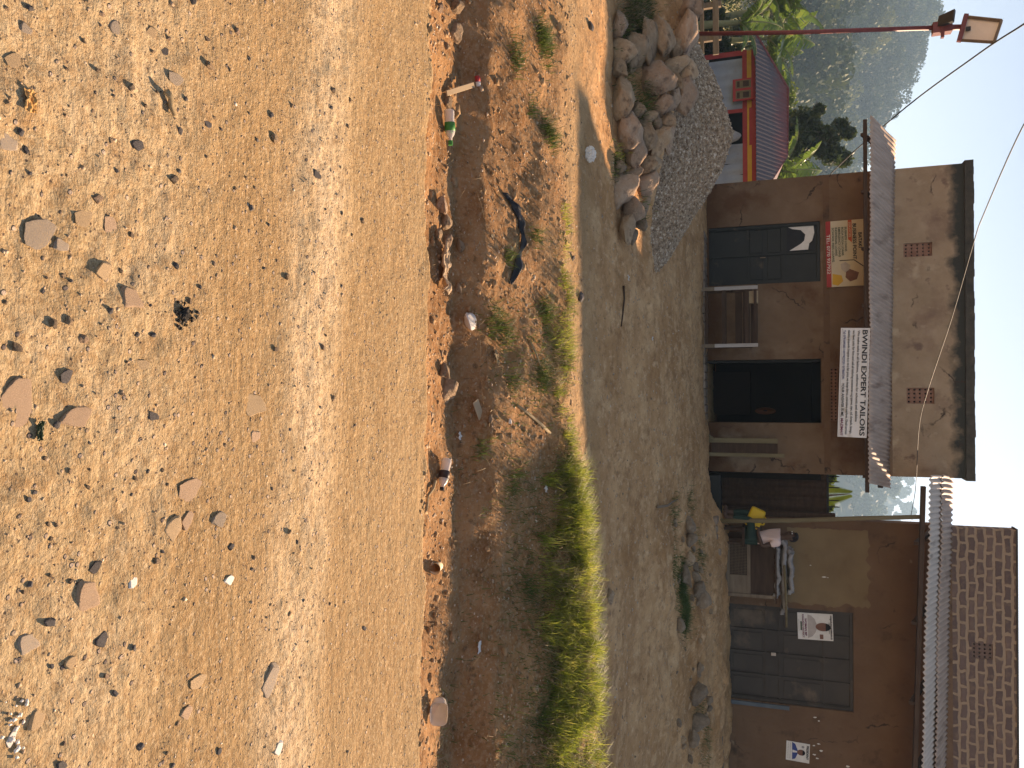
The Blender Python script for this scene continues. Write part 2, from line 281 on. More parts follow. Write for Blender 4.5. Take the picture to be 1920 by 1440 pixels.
mat('charcoal', [(.3, (.012, .011, .010)), (.7, (.05, .045, .04))], 14, 7, .9, .7, 40, .015)
mat('orange_peel', [(.3, (.44, .22, .06)), (.7, (.52, .32, .14))], 12, 5, .7, .3, 50, .004)
mat('blue_cloth', [(.3, (.035, .06, .20)), (.7, (.05, .08, .25))], 5, 4, .8, 0)
mat('face_print', [(.3, (.17, .075, .05)), (.7, (.24, .11, .075))], 14, 4, .7, 0)
mat('grey_print', [(.3, (.40, .35, .31)), (.7, (.52, .46, .42))], 9, 4, .7, 0)
mat('maroon_ink', [(.3, (.18, .02, .06)), (.7, (.22, .03, .08))], 9, 4, .7, 0)
def clear_plastic():
    M = bpy.data.materials.new('clear_plastic'); M.use_nodes = True; b = M.node_tree.nodes['Principled BSDF']
    b.inputs['Base Color'].default_value = (.86, .80, .72, 1); b.inputs['Roughness'].default_value = .22; b.inputs['Transmission Weight'].default_value = .45; b.inputs['IOR'].default_value = 1.15
    n = M.node_tree.nodes.new('ShaderNodeTexNoise'); n.inputs['Scale'].default_value = 30; bu = M.node_tree.nodes.new('ShaderNodeBump'); bu.inputs['Strength'].default_value = .25
    M.node_tree.links.new(n.outputs[0], bu.inputs['Height']); M.node_tree.links.new(bu.outputs[0], b.inputs['Normal']); MATS['clear_plastic'] = M
clear_plastic()
def brick_material():
    M = bpy.data.materials.new('brickwork'); M.use_nodes = True; n = M.node_tree.nodes; L = M.node_tree.links; b = n['Principled BSDF']; b.inputs['Roughness'].default_value = .95; b.inputs['Specular IOR Level'].default_value = .15
    tc = n.new('ShaderNodeTexCoord'); sp = n.new('ShaderNodeSeparateXYZ'); L.new(tc.outputs['Object'], sp.inputs[0])
    wn = n.new('ShaderNodeTexNoise'); wn.inputs['Scale'].default_value = 5; wn.inputs['Detail'].default_value = 6; L.new(tc.outputs['Object'], wn.inputs['Vector'])
    ws = n.new('ShaderNodeSeparateColor'); L.new(wn.outputs['Color'], ws.inputs[0])
    def wob(src, chan, amt):
        a = n.new('ShaderNodeMath'); a.operation = 'MULTIPLY_ADD'; L.new(chan, a.inputs[0]); a.inputs[1].default_value = amt; L.new(src, a.inputs[2]); return a.outputs[0]
    sx = n.new('ShaderNodeMath'); sx.operation = 'ADD'; L.new(sp.outputs['X'], sx.inputs[0]); L.new(sp.outputs['Y'], sx.inputs[1])
    cb = n.new('ShaderNodeCombineXYZ'); L.new(wob(sx.outputs[0], ws.outputs[0], .16), cb.inputs[0]); L.new(wob(sp.outputs['Z'], ws.outputs[1], .09), cb.inputs[1])
    br = n.new('ShaderNodeTexBrick'); L.new(cb.outputs[0], br.inputs['Vector']); br.inputs['Scale'].default_value = 1; br.inputs['Brick Width'].default_value = .29; br.inputs['Row Height'].default_value = .142
    br.inputs['Mortar Size'].default_value = .030; br.inputs['Mortar Smooth'].default_value = .35; br.inputs['Bias'].default_value = -.1
    br.inputs['Color1'].default_value = (.105, .070, .062, 1); br.inputs['Color2'].default_value = (.165, .112, .094, 1); br.inputs['Mortar'].default_value = (.31, .225, .155, 1)
    n2 = n.new('ShaderNodeTexNoise'); n2.inputs['Scale'].default_value = 9; n2.inputs['Detail'].default_value = 8; L.new(tc.outputs['Object'], n2.inputs['Vector'])
    mx = n.new('ShaderNodeMix'); mx.data_type = 'RGBA'; r = n.new('ShaderNodeMapRange'); L.new(n2.outputs['Fac'], r.inputs[0]); r.inputs[1].default_value = .5; r.inputs[2].default_value = .75; r.inputs[4].default_value = .7
    L.new(r.outputs[0], mx.inputs['Factor']); L.new(br.outputs['Color'], mx.inputs['A']); mx.inputs['B'].default_value = (.23, .155, .105, 1); L.new(mx.outputs['Result'], b.inputs['Base Color'])
    ad = n.new('ShaderNodeMath'); ad.operation = 'MULTIPLY_ADD'; L.new(br.outputs['Fac'], ad.inputs[0]); ad.inputs[1].default_value = -.8; L.new(n2.outputs['Fac'], ad.inputs[2])
    bu = n.new('ShaderNodeBump'); bu.inputs['Strength'].default_value = .9; bu.inputs['Distance'].default_value = .02; L.new(ad.outputs[0], bu.inputs['Height']); L.new(bu.outputs[0], b.inputs['Normal'])
    MATS['brickwork'] = M
brick_material()

# ------------------------------------------------------------------ object helpers
def wloc(o):
    v = Vector((0, 0, 0))
    while o: v = v + o.location; o = o.parent
    return v
def tag(o, label=None, cat=None, group=None, kind=None):
    for k, v in (('label', label), ('category', cat), ('group', group), ('kind', kind)):
        if v: o[k] = v
    return o
def empty(name, loc, label, cat, group=None):
    o = bpy.data.objects.new(name, None); COL.objects.link(o); o.location = loc; o.empty_display_size = .1
    return tag(o, label, cat, group)
def link_mesh(name, me, material, parent=None, loc=None, smooth=False):
    o = bpy.data.objects.new(name, me); COL.objects.link(o)
    if material and not me.materials: me.materials.append(MATS[material] if isinstance(material, str) else material)
    if smooth: me.polygons.foreach_set('use_smooth', [True] * len(me.polygons))
    if parent: o.parent = parent
    if loc is not None: o.location = loc
    return o
class MB:
    def __init__(s): s.v = []; s.f = []
    def add(s, vs, fs):
        k = len(s.v); s.v += [Vector(v) for v in vs]; s.f += [tuple(i + k for i in f) for f in fs]; return s
    def box(s, c, d, rot=None):
        c = Vector(c); q = rot.to_matrix() if rot is not None and hasattr(rot, 'to_matrix') else rot
        vs = [Vector((x * d[0] / 2, y * d[1] / 2, z * d[2] / 2)) for x in (-1, 1) for y in (-1, 1) for z in (-1, 1)]
        if q: vs = [q @ v for v in vs]
        return s.add([c + v for v in vs], [(0, 1, 3, 2), (4, 6, 7, 5), (0, 4, 5, 1), (2, 3, 7, 6), (0, 2, 6, 4), (1, 5, 7, 3)])
    def bb(s, x0, x1, y0, y1, z0, z1): return s.box(((x0 + x1) / 2, (y0 + y1) / 2, (z0 + z1) / 2), (abs(x1 - x0), abs(y1 - y0), abs(z1 - z0)))
    def bar(s, a, b, w, d=None):
        a = Vector(a); b = Vector(b); q = (b - a).to_track_quat('Z', 'Y'); return s.box((a + b) / 2, (w, d or w, (b - a).length), q)
    def tube(s, pts, rad, n=8, cap=True):
        pts = [Vector(p) for p in pts]; rs = rad if hasattr(rad, '__len__') else [rad] * len(pts); k = len(s.v); X = None
        for i, p in enumerate(pts):
            d = (pts[min(i + 1, len(pts) - 1)] - pts[max(i - 1, 0)]).normalized()
            if X is None: X = d.orthogonal().normalized()
            X = (X - d * X.dot(d)).normalized(); Yv = d.cross(X)
            for j in range(n): a = 2 * math.pi * j / n; s.v.append(p + (X * math.cos(a) + Yv * math.sin(a)) * rs[i])
        for i in range(len(pts) - 1):
            for j in range(n): s.f.append((k + i * n + j, k + i * n + (j + 1) % n, k + (i + 1) * n + (j + 1) % n, k + (i + 1) * n + j))
        if cap: s.f.append(tuple(k + j for j in reversed(range(n)))); s.f.append(tuple(k + (len(pts) - 1) * n + j for j in range(n)))
        return s
    def poly(s, pts, thick=(0, .004, 0)):       # flat outline with a real thickness
        n = len(pts); t = Vector(thick); a = [Vector(p) for p in pts]; vs = a + [p + t for p in a]
        return s.add(vs, [tuple(range(n)), tuple(reversed(range(n, 2 * n)))] + [(i, i + n, (i + 1) % n + n, (i + 1) % n) for i in range(n)])
    def mesh(s, name, off=Vector((0, 0, 0))):
        me = bpy.data.meshes.new(name); me.from_pydata([tuple(v - off) for v in s.v], [], s.f); me.update(); return me
    def build(s, name, material, parent=None, origin=None, smooth=False, bevel=0):
        off = wloc(parent) if parent else (Vector(origin) if origin is not None else sum(s.v, Vector()) / len(s.v))
        o = link_mesh(name, s.mesh(name, off), material, parent, None if parent else off, smooth)
        bm = bmesh.new(); bm.from_mesh(o.data); bmesh.ops.recalc_face_normals(bm, faces=bm.faces); bm.to_mesh(o.data); bm.free()
        if bevel: b = o.modifiers.new('bevel', 'BEVEL'); b.width = bevel; b.segments = 2; b.limit_method = 'ANGLE'
        return o
def np_mesh(name, V, Fq, k=4):
    me = bpy.data.meshes.new(name); V = np.asarray(V, np.float32); Fq = np.asarray(Fq, np.int32)
    me.vertices.add(len(V)); me.vertices.foreach_set('co', V.ravel()); me.loops.add(Fq.size); me.loops.foreach_set('vertex_index', Fq.ravel())
    me.polygons.add(len(Fq)); me.polygons.foreach_set('loop_start', np.arange(0, Fq.size, k, dtype=np.int32)); me.polygons.foreach_set('loop_total', np.full(len(Fq), k, np.int32))
    me.update(calc_edges=True); return me
def copy_obj(o, name=None):
    c = o.copy(); COL.objects.link(c)
    return c
def wall_cells(x0, x1, z0, z1, holes):      # rectangles around the openings
    xs = sorted({x0, x1, *[h[0] for h in holes], *[h[1] for h in holes]}); zs = sorted({z0, z1, *[h[2] for h in holes], *[h[3] for h in holes]})
    out = []
    for i in range(len(xs) - 1):
        for j in range(len(zs) - 1):
            cx, cz = (xs[i] + xs[i + 1]) / 2, (zs[j] + zs[j + 1]) / 2
            if not any(h[0] < cx < h[1] and h[2] < cz < h[3] for h in holes): out.append((xs[i], xs[i + 1], zs[j], zs[j + 1]))
    return out
def wall(mb, x0, x1, z0, z1, y0, y1, holes=()):
    """a front wall with real openings: front and back skins plus the reveals, one welded surface"""
    for (a, b, c, d) in wall_cells(x0, x1, z0, z1, holes):
        mb.add([(a, y0, c), (b, y0, c), (b, y0, d), (a, y0, d)], [(0, 1, 2, 3)]); mb.add([(a, y1, c), (b, y1, c), (b, y1, d), (a, y1, d)], [(3, 2, 1, 0)])
    for (a, b, c, d) in list(holes) + [(x0, x1, z0, z1)]:
        mb.add([(a, y0, c), (a, y1, c), (a, y1, d), (a, y0, d)], [(0, 1, 2, 3)]); mb.add([(b, y0, c), (b, y1, c), (b, y1, d), (b, y0, d)], [(3, 2, 1, 0)])
        mb.add([(a, y0, d), (b, y0, d), (b, y1, d), (a, y1, d)], [(0, 1, 2, 3)]); mb.add([(a, y0, c), (b, y0, c), (b, y1, c), (a, y1, c)], [(3, 2, 1, 0)])
    return mb
def corrugated(mb, A, B, C, D, pitch=.09, amp=.012, thick=.0):
    """corrugated sheet: A-B is the low edge, D-C the high edge"""
    A, B, C, D = map(Vector, (A, B, C, D)); n = max(4, int((B - A).length / pitch * 6)); nr = (B - A).cross(D - A).normalized(); rows = 7; k = len(mb.v)
    for j in range(rows):
        for i in range(n + 1):
            s_ = i / n; t = j / (rows - 1); p = (A.lerp(B, s_)).lerp(D.lerp(C, s_), t)
            w = math.sin(2 * math.pi * s_ * (B - A).length / pitch) * amp + .022 * mnoise.noise(Vector((s_ * 11, t * 2, A.x)))
            mb.v.append(p + nr * w)
    for j in range(rows - 1):
        for i in range(n): mb.f.append((k + j * (n + 1) + i, k + j * (n + 1) + i + 1, k + (j + 1) * (n + 1) + i + 1, k + (j + 1) * (n + 1) + i))
    return mb
def text(name, body, material, parent, x0, x1, z, h, y, bold=0, tilt=0, pivot=None):
    cu = bpy.data.curves.new('lettering', 'FONT'); cu.body = body; cu.size = 1; cu.offset = bold; cu.extrude = .004; cu.resolution_u = 3
    tmp = bpy.data.objects.new('tmp', cu); COL.objects.link(tmp); dg = bpy.context.evaluated_depsgraph_get(); dg.update()
    me = bpy.data.meshes.new_from_object(tmp.evaluated_get(dg)); bpy.data.objects.remove(tmp)
    co = np.empty(len(me.vertices) * 3); me.vertices.foreach_get('co', co); co = co.reshape(-1, 3)
    sx = (x1 - x0) / max(1e-6, co[:, 0].max() - co[:, 0].min()); sz = h / .72
    X = x0 + (co[:, 0] - co[:, 0].min()) * sx; Z = z + co[:, 1] * sz; Yy = y - co[:, 2] * .4
    if pivot is not None:
        dx, dz_ = X - pivot[0], Z - pivot[1]; X = pivot[0] + dx * math.cos(tilt) - dz_ * math.sin(tilt); Z = pivot[1] + dx * math.sin(tilt) + dz_ * math.cos(tilt)
    p = wloc(parent); out = np.stack([X - p.x, Yy - p.y, Z - p.z], 1); me.vertices.foreach_set('co', out.ravel()); me.materials.clear(); me.update()
    me.name = name
    return link_mesh(name, me, material, parent)

# ------------------------------------------------------------------ GROUND: one welded grid cut into road, ditch, path and yard
def axis(parts):
    out = [parts[0][0]]
    for a, b, st in parts: n = max(1, int(round((b - a) / st))); out += list(np.linspace(a, b, n + 1)[1:])
    return np.array(out)
xs = axis([(-850, -60, 80), (-60, -14, 4), (-14, -6.5, .25), (-6.5, -3, .026), (-3, 3, .0145), (3, 7, .03), (7, 14, .25), (14, 60, 4), (60, 850, 80)])
ys = axis([(-80, -20, 20), (-20, 0, 2.5), (0, .9, .09), (.9, 2.2, .0095), (2.2, 3.3, .013), (3.3, 4.0, .0125), (4.0, 6.9, .019), (6.9, 9.5, .03), (9.5, 15.6, .06), (15.6, 40, .6), (40, 120, 8), (120, 1100, 80)])
X, Y = np.meshgrid(xs, ys); Z = H(X, Y); Z = np.where(Y > 60, np.minimum(Z, -1.2), Z)
nx = len(xs); ny = len(ys); V = np.stack([X, Y, Z], -1).reshape(-1, 3)
TT = (Y - road_edge(X)) + .12 * fbm(X * 3, Y * 3, 4, 81)
dm = sst(.03, .30, TT) * (1 - sst(2.0, 2.9, TT + .25 * fbm(X * 1.3, Y * 1.3, 3, 82)))
ym = sst(2.3, 3.9, TT) ; gm = sst(14.5, 19, Y) * .75
soil = np.stack([dm, ym, gm, np.ones_like(dm)], -1).reshape(-1, 4).astype(np.float32)
idx = np.arange(nx * ny).reshape(ny, nx); Q = np.stack([idx[:-1, :-1], idx[:-1, 1:], idx[1:, 1:], idx[1:, :-1]], -1)
row_t = (Y - road_edge(X))[:-1, :-1]; reg = np.where(row_t < .02, 0, np.where(row_t < 2.55, 1, np.where(Y[:-1, :-1] < 8.3, 2, 3)))
PALE, TRACK = wear(X, Y); wearc = np.stack([PALE, TRACK, TRACK * 0, TRACK * 0 + 1], -1).reshape(-1, 4).astype(np.float32)
for k, nm in enumerate(('road', 'ditch', 'path', 'yard_ground')):
    q_ = Q[reg == k]; used, inv = np.unique(q_, return_inverse=True); me = np_mesh(nm, V[used], inv.reshape(-1, 4))
    at = me.color_attributes.new('soil', 'FLOAT_COLOR', 'POINT'); at.data.foreach_set('color', soil[used].ravel()); at = me.color_attributes.new('wear', 'FLOAT_COLOR', 'POINT'); at.data.foreach_set('color', wearc[used].ravel())
    o = link_mesh(nm, me, DIRT, smooth=True); tag(o, kind='structure')

# ------------------------------------------------------------------ scatter helpers
def blades(name, roots, length, width, material, lean=.5, parent=None, seed=0, seg=3, lift=1.0, origin=None):
    g = np.random.default_rng(seed); n = len(roots); roots = np.asarray(roots, float)
    a = g.random(n) * 2 * np.pi; Ln = length * (.45 + .75 * g.random(n)); w = width * (.6 + .7 * g.random(n)); le = lean * (.25 + 1.1 * g.random(n))
    d = np.stack([np.cos(a), np.sin(a)], 1); sdv = np.stack([-np.sin(a), np.cos(a), 0 * a], 1); V = []
    for k in range(seg + 1):
        t = k / seg; out = Ln * le * t ** 1.7; up = Ln * lift * (t - .35 * le * t ** 2.2)
        c = roots + np.stack([d[:, 0] * out, d[:, 1] * out, up], 1); ww = (w * (1 - t ** 1.5) + .0006)[:, None] / 2
        V += [c - sdv * ww, c + sdv * ww]
    V = np.stack(V, 1); m_ = 2 * (seg + 1); b = (np.arange(n) * m_)[:, None, None]
    f = np.array([[2 * k, 2 * k + 1, 2 * k + 3, 2 * k + 2] for k in range(seg)])[None]
    V = V.reshape(-1, 3); off = np.array(wloc(parent) if parent else (origin if origin is not None else (0, 0, 0)))
    return link_mesh(name, np_mesh(name, V - off, (b + f).reshape(-1, 4)), material, parent, None if parent or origin is None else origin, True)
def leaf_cloud(pts, size, g, aspect=.5, droop=.0):
    """one folded four-sided leaf per point -> verts, quads"""
    n = len(pts); d = g.normal(size=(n, 3)); d[:, 2] -= droop; d /= np.linalg.norm(d, axis=1)[:, None]; r = g.normal(size=(n, 3)); s_ = np.cross(d, r); s_ /= np.linalg.norm(s_, axis=1)[:, None]
    L_ = (size * (.6 + .8 * g.random(n)))[:, None]; w = L_ * aspect
    p = np.asarray(pts); V = np.stack([p - d * L_ / 2, p + s_ * w / 2, p + d * L_ / 2, p - s_ * w / 2], 1).reshape(-1, 3)
    return V, np.arange(n * 4).reshape(-1, 4)
def ball(g, n, c, r, flat=1.0, shell=.5):
    d = g.normal(size=(n, 3)); d /= np.linalg.norm(d, axis=1)[:, None]; k = r * (shell + (1 - shell) * g.random(n)) ** 1.0; p = d * k[:, None]; p[:, 2] *= flat
    return p + np.asarray(c)

# ------------------------------------------------------------------ ROCKS
def rock_mesh(seed, cuts=9, rough=.16, sub=4, flat=False):
    bm = bmesh.new(); bmesh.ops.create_icosphere(bm, subdivisions=sub, radius=1); r = random.Random(seed); pl = []
    for _ in range(cuts):
        n = Vector((r.gauss(0, 1), r.gauss(0, 1), r.gauss(0, 1))).normalized(); pl.append((n, r.uniform(.42, .8)))
    if flat: pl = [(n, d) for n, d in pl if abs(n.z) < .6] + [(Vector((r.uniform(-.12, .12), r.uniform(-.05, .15), 1)).normalized(), .22)] + [(Vector((math.cos(a_ + r.uniform(-.4, .4)), math.sin(a_), r.uniform(-.1, .25))).normalized(), r.uniform(.42, .72)) for a_ in [k_ * 1.15 + r.random() for k_ in range(5)]]
    o = Vector((r.random() * 50, r.random() * 50, r.random() * 50))
    for v in bm.verts:
        p = v.co.copy()
        for n, d in pl:
            e = p.dot(n) - d
            if e > 0: p -= n * e * .93
        f = 1 + rough * mnoise.fractal(p * 1.4 + o, 1, 2, 4) * .8 + .05 * mnoise.fractal(p * 6 + o, 1, 2, 3)
        v.co = p * f
    lo = [min(v.co[i] for v in bm.verts) for i in range(3)]; hi = [max(v.co[i] for v in bm.verts) for i in range(3)]
    for v in bm.verts: v.co = Vector([(v.co[i] - lo[i]) / (hi[i] - lo[i]) * 2 - 1 for i in range(3)])
    me = bpy.data.meshes.new('rock'); bm.to_mesh(me); bm.free(); me.polygons.foreach_set('use_smooth', [True] * len(me.polygons)); return me
ROCKS = {}
def rock_base(k, material):
    if (k, material) not in ROCKS:
        me = rock_mesh(100 + k, cuts=[13, 9, 16, 7][k % 4], rough=[.16, .12, .2, .25][k % 4] if k < 20 else .2, flat=k >= 20); me.materials.append(MATS[material]); ROCKS[(k, material)] = me
    return ROCKS[(k, material)]
def rock(name, loc, dims, label, material='stone_tan', group=None, rot=None, k=None, cat='stone'):
    o = bpy.data.objects.new(name, rock_base(random.randrange(10) if k is None else k, material)); COL.objects.link(o)
    o.location = loc; o.scale = (dims[0] / 2, dims[1] / 2, dims[2] / 2); o.rotation_euler = rot or (random.uniform(-.12, .12), random.uniform(-.15, .15), random.uniform(-.35, .35))
    return tag(o, label, cat, group)

# the stone pile: (v, u, dv, du, material, label)
PILE = [
 (1160, 44, 27, 48, 'stone_pink', 'small pinkish block at the left end of the bottom row, of the stone pile'),
 (1168, 97, 44, 46, 'stone_tan', 'wedge-shaped brown stone in the bottom row, pointed end upward, right of a pinkish block'),
 (1159, 128, 25, 34, 'stone_tan', 'little knobbly stone squeezed between a wedge and a big egg-shaped stone at the pile foot'),
 (1164, 182, 42, 76, 'stone_tan', 'big egg-shaped smooth stone lying lengthwise at the pile foot'),
 (1196, 100, 33, 64, 'stone_tan', 'rounded pale stone in the second row, above the wedge-shaped stone and below the weeds'),
 (1221, 82, 22, 80, 'stone_tan', 'long narrow shaded stone bridging the middle of the pile under a pear-shaped one'),
 (1244, 71, 34, 66, 'stone_tan', 'pear-shaped smooth tan stone in the third row, narrow end to the left'),
 (1270, 88, 30, 40, 'stone_tan', 'angular wedge stone under the large crusty boulder on the pile top'),
 (1286, 55, 40, 88, 'stone_pink', 'largest crusty boulder lying along the top left of the stone pile'),
 (1293, 13, 34, 44, 'stone_pink', 'sunlit boulder on the pile top at the left picture edge, beside the red lamp post'),
 (1230, 145, 64, 58, 'stone_pink', 'biggest blocky grey-pink stone at the heart of the pile'),
 (1266, 125, 46, 34, 'stone_tan', 'upright oval stone with a bright split face near the pile top'),
 (1289, 132, 32, 50, 'stone_tan', 'pair-shaped curved stone on the pile crest in front of the hut corner'),
 (1268, 156, 24, 28, 'stone_tan', 'small dark orange stone wedged above the biggest blocky stone'),
 (1284, 183, 40, 56, 'stone_pink', 'slanting layered slab with sunlit ridges at the right of the pile crest'),
 (1243, 193, 38, 46, 'stone_pink', 'pale squarish flat-faced stone catching the sun at mid height in the pile'),
 (1264, 187, 20, 34, 'stone_pink', 'thin flat stone stacked between the pale square stone and the layered slab'),
 (1177, 240, 46, 76, 'stone_pink', 'broad lumpy boulder at the pile foot, right of the egg-shaped stone'),
 (1195, 205, 27, 30, 'stone_tan', 'small brown stone resting in the notch above the egg-shaped stone'),
 (1211, 253, 36, 54, 'stone_tan', 'smooth heart-shaped stone with a sunlit right side in the second row'),
 (1220, 221, 24, 24, 'stone_tan', 'small round stone among weeds below the pale square stone'),
 (1232, 228, 16, 30, 'stone_grey', 'thin grey sliver of stone above the heart-shaped stone'),
 (1250, 230, 28, 36, 'stone_tan', 'shaded wedge leaning against the gravel at the back of the pile'),
 (1238, 266, 34, 56, 'stone_tan', 'long curved stone with a bright edge on the pile shoulder beside the gravel'),
 (1254, 264, 20, 44, 'stone_pink', 'flat grey-pink slab half buried at the gravel edge'),
 (1192, 290, 34, 46, 'stone_pink', 'rough pinkish stone standing upright where the pile starts to drop'),
 (1214, 305, 42, 46, 'stone_tan', 'orange-brown stone with a glowing right edge at the end of the upper row'),
 (1161, 312, 22, 26, 'stone_grey', 'small greenish-grey stone in weeds at the pile foot behind the white paper ball'),
 (1187, 329, 34, 28, 'stone_grey', 'grey angular stone leaning over the big wedge at the right of the pile'),
 (1214, 346, 38, 48, 'stone_pink', 'pale angular stone lying on the gravel edge, topmost of the right end'),
 (1170, 358, 48, 60, 'stone_pink', 'big angular wedge with a diagonal crack at the right foot of the pile'),
 (1189, 391, 36, 46, 'stone_pink', 'rounded stone tucked behind the cracked wedge at the right of the pile'),
 (1208, 389, 20, 32, 'stone_grey', 'small grey stone on the gravel slope right of the pile'),
 (1177, 430, 27, 54, 'stone_tan', 'last long flat stone at the right tip of the pile'),
 (1200, 416, 24, 28, 'stone_grey', 'grey broken stone above the last flat stone of the pile'),
 (1188, 444, 16, 28, 'stone_grey', 'thin grey flake leaning on the last flat stone of the pile')]
for (v, u, dv, du, mt, lab) in PILE:
    Yp = 7.92 + (v - 1160) / 130 * .95 if u < 300 else 7.95 + (v - 1165) / 60 * .75
    p = PY(u, v, Yp); k = px(v, Yp)
    rock('pile_stone', p, (du * k * 1.2, max(du, dv) * k * 1.0, dv * k * 1.28), lab, mt, 'stones heaped beside the track', (random.uniform(-.15, .15), random.uniform(-.22, .22), random.uniform(-.3, .3)))

# stones along the edge of the road and in the ditch
EDGE = [
 (860, 11, 38, 30, 'stone_tan', 'pale angular stone at the left end of the roadside ditch'),
 (856, 60, 28, 42, 'stone_tan', 'flat sunlit stone below the road edge, left of the green-capped bottle'),
 (826, 14, 16, 22, 'stone_pink', 'small stone at the road lip in the far left of the picture'),
 (838, 86, 16, 16, 'stone_tan', 'little pale stone right of the flat sunlit stone at the road edge'),
 (839, 192, 20, 27, 'stone_tan', 'round brown cobble touching the base of the green-capped bottle'),
 (829, 385, 32, 34, 'stone_pink', 'blocky pinkish stone, first of the row of stones under the road edge'),
 (840, 416, 28, 34, 'stone_tan', 'pale rounded stone next to the blocky pinkish one under the road edge'),
 (823, 437, 18, 24, 'stone_tan', 'small stone tucked under the road edge beside the brown sack'),
 (843, 452, 24, 28, 'stone_pink', 'shaded lumpy stone just left of the half buried brown sack'),
 (865, 460, 15, 26, 'stone_tan', 'narrow stone at the ditch side below the brown sack'),
 (861, 540, 18, 20, 'stone_tan', 'lone tan stone right of the half buried brown sack'),
 (835, 695, 32, 34, 'stone_tan', 'squarish flat brown stone under the road edge, partner of a large slab'),
 (847, 733, 38, 50, 'stone_tan', 'large flat tan slab tilted at the ditch edge above the cardboard strip'),
 (875, 602, 12, 34, 'stone_white', 'thin pale flakes of stone in the near side of the ditch'),
 (917, 786, 12, 18, 'stone_tan', 'yellowish pebble next to the cardboard strip in the ditch'),
 (955, 790, 10, 12, 'stone_white', 'pale pebble in the middle of the ditch, near dry twigs'),
 (1108, 50, 15, 17, 'stone_dark', 'dark stone alone on the sunlit path at the far left'),
 (1090, 556, 15, 22, 'stone_dark', 'dark pointed stone on the sunlit path where the shade begins'),
 (1067, 576, 9, 12, 'stone_dark', 'dark pebble at the near side of the path below the pointed stone'),
 (1075, 484, 9, 11, 'stone_dark', 'dark pebble on the sunlit path left of the pointed stone'),
 (1066, 420, 9, 11, 'stone_dark', 'small dark pebble on the path above the black plastic strip'),
 (1145, 1118, 14, 32, 'stone_tan', 'pale flat stone on the shaded path behind the bright grass'),
 (1126, 1195, 12, 16, 'stone_dark', 'dark stone half hidden behind the tall grass')]
for (v, u, dv, du, mt, lab) in EDGE:
    p = G(u, v - dv * .25); k = px(v, p.y); w = du * k; h = max(.5 * w, dv * k * .75)
    rock('loose_stone', p + Vector((0, 0, h * .22)), (w, w * .95, h), lab, mt)
# rocks below the veranda on the right
BANK = [
 (1290, 985, 24, 34, 'flat-topped grey stone, leftmost of the rocks below the veranda'),
 (1295, 1014, 24, 33, 'long grey stone beside the flat-topped one below the veranda'),
 (1288, 1049, 27, 28, 'brown stone between two grey ones on the veranda bank'),
 (1283, 1081, 22, 44, 'pale oval stone in front of the rocks, just left of the green weeds'),
 (1302, 1065, 15, 18, 'small stone lodged above the pale oval stone on the bank'),
 (1304, 1082, 19, 22, 'round grey stone behind the pale oval stone on the bank'),
 (1308, 1106, 26, 38, 'wedge-shaped grey rock left of the largest rock on the bank'),
 (1320, 1122, 30, 40, 'largest dark rock right under the veranda edge below the mesh cabinet'),
 (1275, 1173, 17, 28, 'low stone at the right end of the green weeds'),
 (1310, 1305, 34, 47, 'big pale diamond-shaped rock in front of the grey steel doors'),
 (1311, 1258, 15, 26, 'small upright stone left of the diamond-shaped rock'),
 (1327, 1317, 16, 20, 'little rock behind the diamond-shaped rock'),
 (1327, 1331, 13, 14, 'round white-grey cobble behind the diamond-shaped rock'),
 (1312, 1360, 36, 36, 'lumpy grey boulder near the right picture edge, above the gully'),
 (1298, 1388, 26, 32, 'broken dark stone at the right picture edge below the blue poster')]
for (v, u, dv, du, lab) in BANK:
    p = G(u, v - dv * .4); k = px(v, p.y); h = dv * k * 1.15
    rock('bank_stone', p + Vector((0, .1, h * .3)), (du * k * .98, du * k * .9, h * .92), lab, 'stone_grey' if 'brown' not in lab else 'stone_tan', 'rocks on the bank below the veranda')
for i in range(34):
    u = random.uniform(965, 1425); p = G(u, random.uniform(1262, 1330)); w = random.uniform(.05, .13)
    rock('rubble_stone', p + Vector((0, 0, w * .15)), (w, w * random.uniform(.7, 1.2), w * .75), 'small rubble stone lying on the bank below the veranda', random.choice(['stone_grey', 'stone_tan', 'stone_grey']), 'rubble stones on the bank below the veranda', cat='stone')
